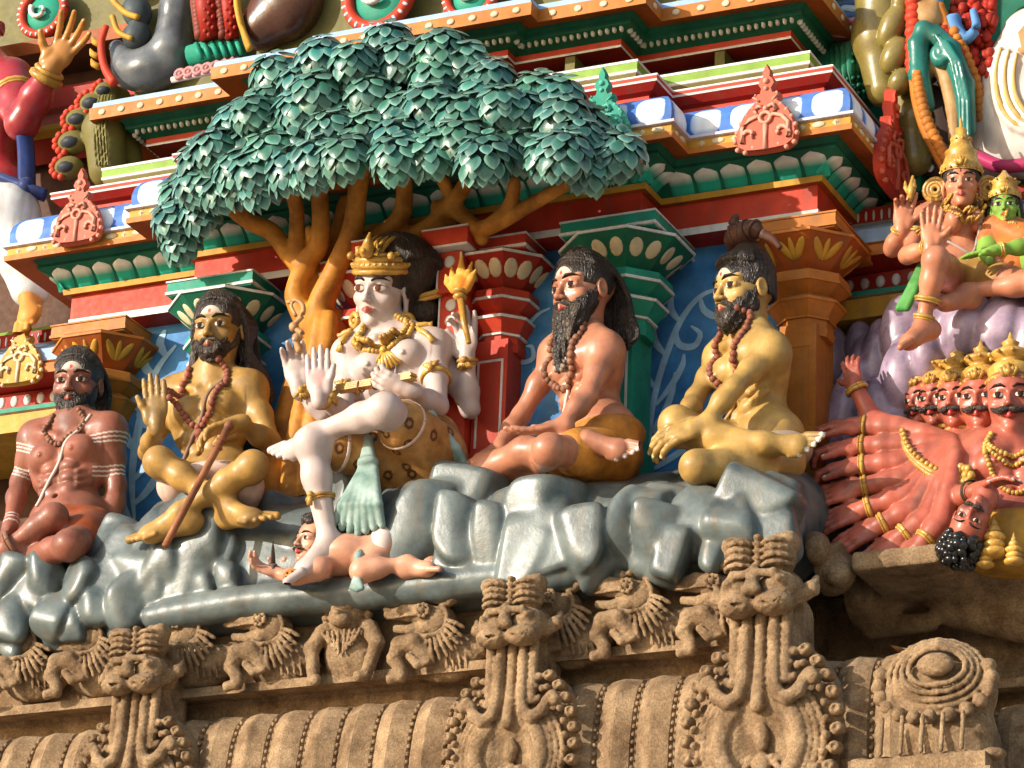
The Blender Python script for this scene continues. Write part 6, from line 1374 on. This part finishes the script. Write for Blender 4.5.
    c0=Q(352,641,-.53); v=Vol(c0+A(-.17,-.16,-.20),c0+A(.17,.08,.17),.004); pt=lambda x,y,z:c0+A(x,y,z)
    v.ell(pt(0,-.03,.07),(.065,.06,.06),None,.01); v.ell(pt(0,0,-.03),(.09,.06,.12),None,.02); v.ell(pt(0,-.085,.045),(.035,.03,.025),None,.008); v.ell(pt(0,-.11,.06),(.014,.012,.01),None,.003)
    for q in (1,-1):
        v.ell(pt(q*.025,-.08,.085),(.014,.012,.013),None,.003); v.ell(pt(q*.035,-.075,.115),(.02,.02,.014),None,.004)
        for k in range(9): a=.3+k*.33; v.ell(pt(q*.075*math.sin(a),-.04,.07+.075*math.cos(a)),(.013,.016,.013),None,.003)
        for k in range(4): v.cone(pt(q*(.012+.018*k),-.075,.01),pt(q*(.008+.012*k),-.07,-.06+.012*k),.006,.005,.003)
        v.chain([pt(q*.08,-.04,.02),pt(q*.115,-.05,-.03),pt(q*.10,-.06,-.10),pt(q*.09,-.07,-.14),pt(q*.075,-.085,-.145)],[.03,.024,.02,.019,.018],.008)
    v.mesh('carved_lion',S,T)
def build_extras():
    for f in (red_figure,fan_crest,grey_trunk,left_drapes,makara_arch,white_robe): step(f)
def red_figure():
    T=thing('seated_statue',Q(10,300,.3),'red robed seated statue raising a yellow gloved hand, with white trousers and blue sash','statue')
    P,N=Q(-8,205,.34),Q(-22,62,.32); SL,SR=Q(-75,72,.22),Q(12,80,.30); E,W=Q(22,124,.16),Q(50,70,.10); K,An=Q(10,214,.10),Q(30,288,.16); K2=Q(-60,225,.0)
    v=vol_for([P,N,SL,SR,E,W,Q(85,30,.1)],.005,.14); R=torso(v,P,N,SL,SR,1.2,abs_=False); v.chain([SR,SR*.5+E*.5,E],[.085,.078,.060],.03); v.chain([E,E*.5+W*.5,W],[.060,.058,.040],.03)
    hm=W+nrm(W-E)*.0; hand(v,W,(.60,-.05,.85),(.3,-.9,-.2),-1,.30,1.3,.20,lens=(.085,.095,.09,.075))
    h=Head(Q(-30,18,.2),.26,-10,5); h.build(v,N)
    f2=lambda V,C:(C.__setitem__((((V-W)@nrm(W-E))>.012,slice(0,3)),(.62,.30,.03)),C.__setitem__((((V-W)@nrm(W-E))>.012,3),1)) 
    def pf(V,C):
        m=(((V-W)@nrm(W-E))>-.01)&(np.linalg.norm(V-W,axis=1)<.3); C[m]=(.46,.20,.045,1)
    body_mesh(v,T,paint('crimson_paint',(.33,.024,.032),.3,.2,.3,.12,attr=True,coat=.25),[pf]); h.features(T)
    bangle(T,E,W,.86,.052,.017,'cuff'); bangle(T,SR,E,.42,.088,.010,'armlet')
    v=vol_for([Q(0,200,.2),K,An,K2],.006,.14); v.chain([Q(-10,205,.30),K,K*.5+An*.5,An],[.13,.105,.095,.075],.04); v.chain([Q(-40,205,.30),K2,K2-A(0,0,.4)],[.13,.10,.07],.04); v.mesh('trousers',paint('trouser_paint',(.68,.66,.62),.36,.12,.4,c2=(.62,.64,.68)),T)
    v=vol_for([An],.005,.2); v.chain([An+A(0,0,.06),An+A(.005,-.01,-.02)],[.058,.045],.02); foot(v,An+A(.0,-.02,.0),(.15,-.5,-.8),(-.2,-.7,.5),1.1); v.mesh('foot',paint('foot_orange',(.60,.26,.06)),T)
    mb=MB(); mb.sm=True; bl=paint('navy_sash_paint',(.025,.045,.16),.32,.25,.2)
    mb.tube(catmull([Q(22,112,.2),Q(26,150,.14),Q(27,186,.10)],5),.035,8,flat=.45); mb.tube(catmull([Q(-20,172,.12),Q(8,180,.10),Q(26,188,.08),Q(46,196,.12)],5),[.04]*16,8,flat=.5); mb.ball(Q(26,186,.07),.034,9,7); mb.build('sash',bl,T)
def fan_crest():
    T=thing('fan_crest',Q(100,175,.05),'olive fan-shaped crest with red scalloped lobes beside the red robed statue','ornament'); dy=.02
    v=vol_for([Q(60,85,dy),Q(130,180,dy)],.005,.1); v.chain([Q(108,170,dy),Q(104,130,dy),Q(112,95,dy+.02)],[.07,.075,.04],.03); v.cone(Q(128,165,dy+.1),Q(118,100,dy+.08),.06,.05,.03)
    L=[(100,92,.034),(87,104,.042),(73,120,.042),(66,143,.045),(62,168,.042)]
    for px,py,r in L: v.ell(Q(px+7,py,dy),(r*1.35,.045,r*1.05),None,.008)
    for k in range(5): v.chain([Q(96+3*k,165,dy-.075),Q(93+3*k,125,dy-.08),Q(100+3*k,95,dy-.05)],.004,.003)
    v.mesh('crest_plate',OLIVE(),T); mb=MB(); mb.sm=True; m2=MB(); m2.sm=True
    for px,py,r in L:
        for k in range(6):
            a=PI*(.62+.80*k/5); mb.ball(Q(px+6,py,dy)+A(r*1.3*math.cos(a),-.02,r*1.02*math.sin(a)),.015,7,5)
        m2.ball(Q(px+5,py,dy-.018),(r*.95,.035,r*.62),10,7)  # raised dark dome in the middle of each lobe
    mb.build('scallops',RED(),T); m2.build('lobe_domes',paint('lobe_dark',(.035,.04,.05),.35),T)
def grey_trunk():
    T=thing('trunk_scroll',Q(150,88,-.1),'large glossy dark grey curled trunk scroll with orange edge on the upper cornice','ornament'); y=-.02
    v=vol_for([Q(105,-40,y),Q(195,90,y)],.006,.14)
    v.chain([Q(178,-45,y),Q(178,10,y),Q(172,50,y),Q(150,68,y),Q(128,66,y),Q(117,48,y)],[.062,.066,.075,.075,.06,.03],.02); v.ell(Q(150,72,y),(.14,.08,.07),None,.03)
    v.mesh('trunk',paint('dark_grey_paint',(.09,.10,.115),.28,.25,.25,.15,c2=(.16,.17,.18),coat=.25),T)
    v=vol_for([Q(120,0,y),Q(150,50,y)],.005,.08)
    for px,py,rx,rz,t in ((137,12,.055,.07,-.5),(137,36,.055,.055,.7),(125,-20,.06,.06,0)): 
        R=np.array([[math.cos(t),0,math.sin(t)],[0,1,0],[-math.sin(t),0,math.cos(t)]]); v.ell(Q(px,py,y-.03),(rx,.05,rz),R,.006)
    v.mesh('scales',paint('dark_scale_paint',(.055,.07,.075),.25,.3,.2),T)
    mb=MB(); mb.sm=True; O=A(0,-.07,0)
    mb.tube([p+O for p in catmull([Q(124,92,y),Q(114,74,y),Q(111,52,y),Q(116,34,y)],6)],np.linspace(.018,.012,19),8); mb.mat(1,True)
    mb.tube([p+O for p in catmull([Q(120,-15,y),Q(122,6,y),Q(134,20,y),Q(148,26,y)],6)],.012,7); mb.tube([p+O for p in catmull([Q(122,24,y),Q(128,40,y),Q(142,47,y)],6)],.011,7)
    for px,py in ((104,50),(102,62),(103,72)): mb.tube([Q(px+6,py+3,y)+O,Q(px,py,y)+O,Q(px-2,py-5,y)+O],[.014,.012,.003],7)
    mb.build('orange_edge',[RED(),YEL()],T)
def left_drapes():
    T=thing('red_drape',Q(215,40,-.1),'red beaded hanging drapes behind the grey trunk scroll','drape'); y=-.12; mb=MB(); mb.sm=True
    for px,r,m in ((198,.022,1),(208,.045,0),(221,.018,1),(230,.03,0)):
        mb.mat(m,True); mb.tube([Q(px-4,-30,y),Q(px-1,5,y),Q(px+2,38,y)],[r,r*1.1,r*.9],9)
        if m==0:
            for k in range(14): mb.ball(Q(px-3+(k%3)*4,-12+3.6*k,y-r*.9),.009,6,4)
        else:
            for k in range(12): mb.ball(Q(px-3+k*.4,-14+4.3*k,y-r),r*.9,7,5)
    mb.build('drape_strands',[DRED(),paint('bead_maroon',(.20,.05,.035))],T)
    T=thing('teal_cushion',Q(215,58,-.08),'teal fluted cushion under the red drapes','ornament'); mb=MB(); mb.sm=True; mb.tube([Q(190,56,-.06),Q(215,50,-.06),Q(246,44,-.06)],[.04,.045,.04],10)
    for k in range(6): mb.tube([Q(196+8*k,44-1*k,-.10),Q(199+8*k,52-1*k,-.115),Q(202+8*k,60-1*k,-.10)],.010,6)
    mb.build('cushion_roll',TEAL(),T)
    T=thing('rosette_row',Q(205,75,-.1),'row of pale pink rosettes below the teal cushion','ornament'); mb=MB(); mb.sm=True
    for k in range(7): mb.ring(Q(180+9*k,74-2.0*k,-.09),(0,-1,.2),.018,.009,12,6); mb.ball(Q(180+9*k,74-2.0*k,-.09),.010,7,5)
    mb.mat(1,True); mb.tube([Q(172,80,-.085),Q(205,73,-.085),Q(240,66,-.085)],.012,7); mb.build('rosettes',[paint('rose_paint',(.42,.2,.2),.4),paint('rose_pale',(.66,.50,.48),.4)],T)
    T=thing('brown_mount',Q(285,45,-.2),'dark brown rounded haunch with a yellow edge above the tree','statue'); v=vol_for([Q(255,-20,-.16),Q(320,45,-.16)],.006,.12); v.ell(Q(288,0,-.16),(.135,.10,.16),None,.02); v.ell(Q(265,25,-.16),(.09,.08,.10),None,.03); v.mesh('haunch',paint('dark_brown_paint',(.07,.025,.015),.25,.3,.2,coat=.2),T)
    mb=MB(); mb.sm=True; mb.tube(catmull([Q(237,-15,-.22),Q(238,8,-.24),Q(243,30,-.24),Q(250,50,-.22)],6),.020,8,flat=.6); mb.build('yellow_edge',YEL(),T)
def makara_arch():
    T=thing('makara_arch',Q(930,165,.2),'tall carved arch of olive scales, orange beads and teal scrolls beside the white robed statue','arch'); y=.18
    X=lambda px,py,d=0:Q(px,py,y+d)
    v=vol_for([X(870,-40),X(925,120)],.006,.22)
    v.chain([X(895,-60),X(886,-10),X(880,40),X(884,90)],[.10,.10,.09,.06],.03); v.chain([X(915,120),X(905,100)],[.07,.05],.03); v.cone(X(908,85),X(916,160),.05,.055,.02)
    for px,py,rx,rz,t in ((893,26,.045,.085,.45),(895,56,.045,.07,.5),(901,82,.04,.05,.6),(905,-4,.04,.08,.4)):
        R=np.array([[math.cos(t),0,math.sin(t)],[0,1,0],[-math.sin(t),0,math.cos(t)]]); v.ell(X(px,py,-.10),(rx,.045,rz),R,.006)
    v.mesh('olive_scales',paint('gilt_olive_paint',(.19,.145,.035),.28,.2,.3,coat=.25),T)
    mb=MB(); mb.sm=True
    for k in range(13): mb.ball(X(914-.3*(k%2)*3,-20+7.5*k,-.12),(.030,.03,.024),8,6)
    mb.build('red_beads',RED(),T)
    mb=MB(); mb.sm=True; P=catmull([X(916,78,-.12),X(919,100,-.12),X(926,125,-.12),X(938,150,-.12),X(950,172,-.12)],8); mb.tube(P,.026,8); mb.mat(0,True)
    for i,p in enumerate(P[::2]): mb.ball(p+A(.012,-.02,.0),.022,7,5)
    P=catmull([X(938,5,-.10),X(950,35,-.08),X(962,60,-.06),X(973,90,-.04),X(976,120,-.02)],8)
    mb.tube(P,.022,8)
    for p in P[8::2]: mb.ball(p+A(.02,-.015,0),.021,7,5)
    mb.build('yellow_bead_border',ORA(),T)
    v=vol_for([X(918,20),X(975,160)],.005,.2)
    v.chain([X(926,105,-.11),X(919,75,-.12),X(918,45,-.12),X(924,30,-.12),X(937,38,-.12)],[.030,.035,.035,.032,.02],.01); v.chain([X(930,28,-.10),X(950,50,-.10),X(964,85,-.10),X(968,130,-.10)],[.03,.036,.036,.028],.01)
    for k in range(12): v.ell(X(941+7*math.cos(k*.6)*(1-k/14),55+9*math.sin(k*.6)*(1-k/14),-.12),(.022,.03,.022),None,.004)
    for k in range(3): v.chain([X(936+5*k,35+3*k,-.145),X(952+4*k,62,-.145),X(960+4*k,100,-.14),X(961+4*k,135,-.14)],.007,.003)
    v.mesh('teal_scroll',paint('deep_teal_paint',(.012,.15,.12),.3,.2,.3,coat=.1),T)
    v=vol_for([X(920,0),X(965,140)],.005,.2); v.chain([X(922,12,-.10),X(930,20,-.10),X(934,6,-.10)],[.04,.04,.03],.02); v.chain([X(928,70,-.08),X(938,62,-.08),X(948,80,-.08),X(954,110,-.08),X(955,140,-.08)],[.03,.035,.03,.026,.022],.01)
    v.mesh('orange_scroll',paint('apricot_paint',(.55,.23,.05),.36,.3,.3,c2=(.45,.30,.15)),T)
    v=vol_for([X(935,40),X(960,165)],.008,.3); v.ell(X(940,110,.06),(.12,.08,.26),None,.01); v.mesh('hollow_shade',paint('shade_brown',(.05,.03,.025),.5),T)  # solid dark lump; the shade of a hollow put into its colour
    mb=MB(); mb.sm=True; mb.tube(catmull([X(973,10,-.08),X(976,28,-.08),X(966,38,-.08),X(956,30,-.08),X(952,18,-.08)],5),np.linspace(.012,.03,21),8); mb.tube([X(932,-10,-.1),X(936,5,-.1),X(940,12,-.1)],[.03,.028,.01],8); mb.build('blue_comma',paint('mid_blue_paint',(.09,.22,.45)),T)
    mb=MB(); mb.sm=True; rng=np.random.default_rng(2)
    for k in range(130):
        px=rng.uniform(950,994); py=rng.uniform(0,80); 
        if px<968 and py>20: continue
        mb.ball(X(px,py,-.02+rng.uniform(-.03,.03)),(.019,.02,.022),6,5)
    for k in range(9): mb.ball(X(936+3*k,14+5*k,-.09),(.022,.02,.022),7,5)
    mb.build('red_foliage',DRED(),T)
    T=thing('teal_drum',Q(850,75,.3),'dark teal ribbed drum between the cornice corner and the olive arch','ornament'); mb=MB(); mb.sm=True
    c=Q(850,75,.36); 
    for k in range(9): mb.tube([Q(828+5.5*k,48-1*k,.22+.02*abs(k-4)),Q(830+5.5*k,75-1*k,.19+.02*abs(k-4)),Q(828+5.5*k,105-1*k,.22+.02*abs(k-4))],.017,7)
    for k in range(8): 
        for j in range(7): mb.ball(Q(831+5.5*k,50+8*j-1*k,.185+.02*abs(k-4)),.0075,6,4)
    mb.mat(1,True); mb.ball(c,(.17,.10,.14),14,8); mb.build('ribs',[GRN(),GRN()],T)
    T=thing('wave_band',Q(858,20,.3),'blue and pink wavy painted band under the upper cornice corner','ornament'); mb=MB(); mb.sm=True
    for k in range(6):
        mb.mat((0,1,0,2,3,2)[k],True); mb.tube([Q(834+6*j,6+k*5.5+1.5*math.sin(j*1.7+k)-j*.6,.25) for j in range(9)],.017,7)
    mb.build('waves',[paint('wave_navy',(.05,.10,.25)),paint('wave_pale',(.35,.45,.55)),paint('wave_pink',(.50,.18,.28)),paint('wave_red',(.4,.08,.06))],T)
    T=thing('orange_ledge',Q(915,160,.3),'orange bracketed ledge with dark green underside below the olive arch','ledge'); mb=MB(); a=Q(886,152,.16); b=Q(925,146,.16)
    mb.box((a[0],a[1],a[2]-.0),(b[0],a[1]+.5,a[2]+.045)); mb.mat(1); mb.box((a[0]+.03,a[1]+.04,a[2]-.14),(b[0]-.03,a[1]+.5,a[2]-.002)); mb.mat(2,True)
    for k in range(3): mb.ball((a[0]+.06+.04*k,a[1]+.04,a[2]-.06),(.013,.006,.018),8,6)
    mb.build('ledge_block',[ORA(),GRN(),WHITE()],T)
def white_robe():
    T=thing('robed_statue',Q(1010,165,.3),'cream white robed statue with golden folds and a magenta hem above the green-faced goddess','statue'); y=.24
    v=vol_for([Q(965,40,y),Q(1100,175,y)],.007,.3); v.chain([Q(1034,40,y),Q(1012,80,y),Q(994,120,y),Q(985,158,y)],[.11,.10,.085,.06],.05); v.ell(Q(1032,112,y),(.20,.13,.24),None,.06); v.cone(Q(988,156,y-.02),Q(1080,150,y-.02),.055,.065,.03)
    F=[]
    for k in range(3):
        P=[snap(v,p,(.2,-1,0),.002,.3) for p in catmull([Q(1004+8*k,66+3*k,y),Q(999+9*k,92+3*k,y),Q(1003+9*k,122-k,y),Q(1018+9*k,142-2*k,y),Q(1045+8*k,150-2*k,y)],6)]; F.append(P); v.chain(P,.010,.014)
    v.mesh('robe',paint('robe_white_paint',(.62,.55,.50),.36,.12,.4,coat=.1),T,keep=True)
    mb=MB(); mb.sm=True
    for P in F: mb.tube([p+A(.006,-.010,.004) for p in P],np.interp(range(len(P)),[0,len(P)/2,len(P)-1],[.004,.011,.005]),7)
    mb.build('gold_folds',paint('fold_gold_paint',(.52,.33,.11),.36),T)
    mb=MB(); mb.sm=True; mb.tube(catmull([Q(976,156,y-.08),Q(1000,166,y-.10),Q(1030,164,y-.10),Q(1080,156,y-.08)],6),.024,8); mb.build('magenta_hem',paint('magenta_paint',(.40,.03,.11),.35),T)
    mb=MB(); mb.sm=True; mb.tube([Q(1030,36,y-.05),Q(1060,60,y-.12)],[.06,.09],10); mb.tube([Q(1020,52,y-.10),Q(1030,50,y-.13),Q(1044,58,y-.12)],.016,8); mb.build('waist_wrap',paint('brown_wrap',(.35,.20,.08)),T)
def world():
    w=bpy.data.worlds.new('World'); SC.world=w; w.use_nodes=True; N=w.node_tree.nodes; L=w.node_tree.links
    sky=N.new('ShaderNodeTexSky'); sky.sky_type='NISHITA'; sky.sun_disc=False
    el,az=math.radians(SUN_EL),math.radians(SUN_AZ)
    # sun stands towards -y (in front of the wall), az degrees to the left of the wall's normal
    S=np.array([-math.sin(az)*math.cos(el),-math.cos(az)*math.cos(el),math.sin(el)])
    sky.sun_elevation=el; sky.sun_rotation=math.atan2(S[0],S[1]); sky.air_density=1.2; sky.dust_density=1.5
    L.new(sky.outputs[0],N['Background'].inputs[0]); N['Background'].inputs[1].default_value=SKY
    ld=bpy.data.lights.new('sun','SUN'); ld.energy=SUN; ld.angle=math.radians(.55); ld.color=(1,.93,.82)
    lo=bpy.data.objects.new('sun',ld); COL.objects.link(lo); lo.rotation_euler=Vector(-S).to_track_quat('-Z','Y').to_euler(); lo.location=(-6,-8,14)
    SC.view_settings.view_transform='Standard'; SC.view_settings.look='None'; SC.view_settings.exposure=EXPO; SC.view_settings.gamma=1
    SC.cycles.use_denoising=True; SC.cycles.max_bounces=8; SC.cycles.sample_clamp_indirect=6
SUN_EL,SUN_AZ,SUN,SKY,EXPO=17,40,3.7,.15,.80
import time
_t=time.time()
def step(f,*a):
    r=f(*a); print('STEP %s %.1fs'%(f.__name__,time.time()-_t)); return r
make_camera(); world()
for _f in ('build_tower','build_rocks','build_tree','build_figures','build_stone','build_extras','build_ground'):
    if _f in globals(): step(globals()[_f])
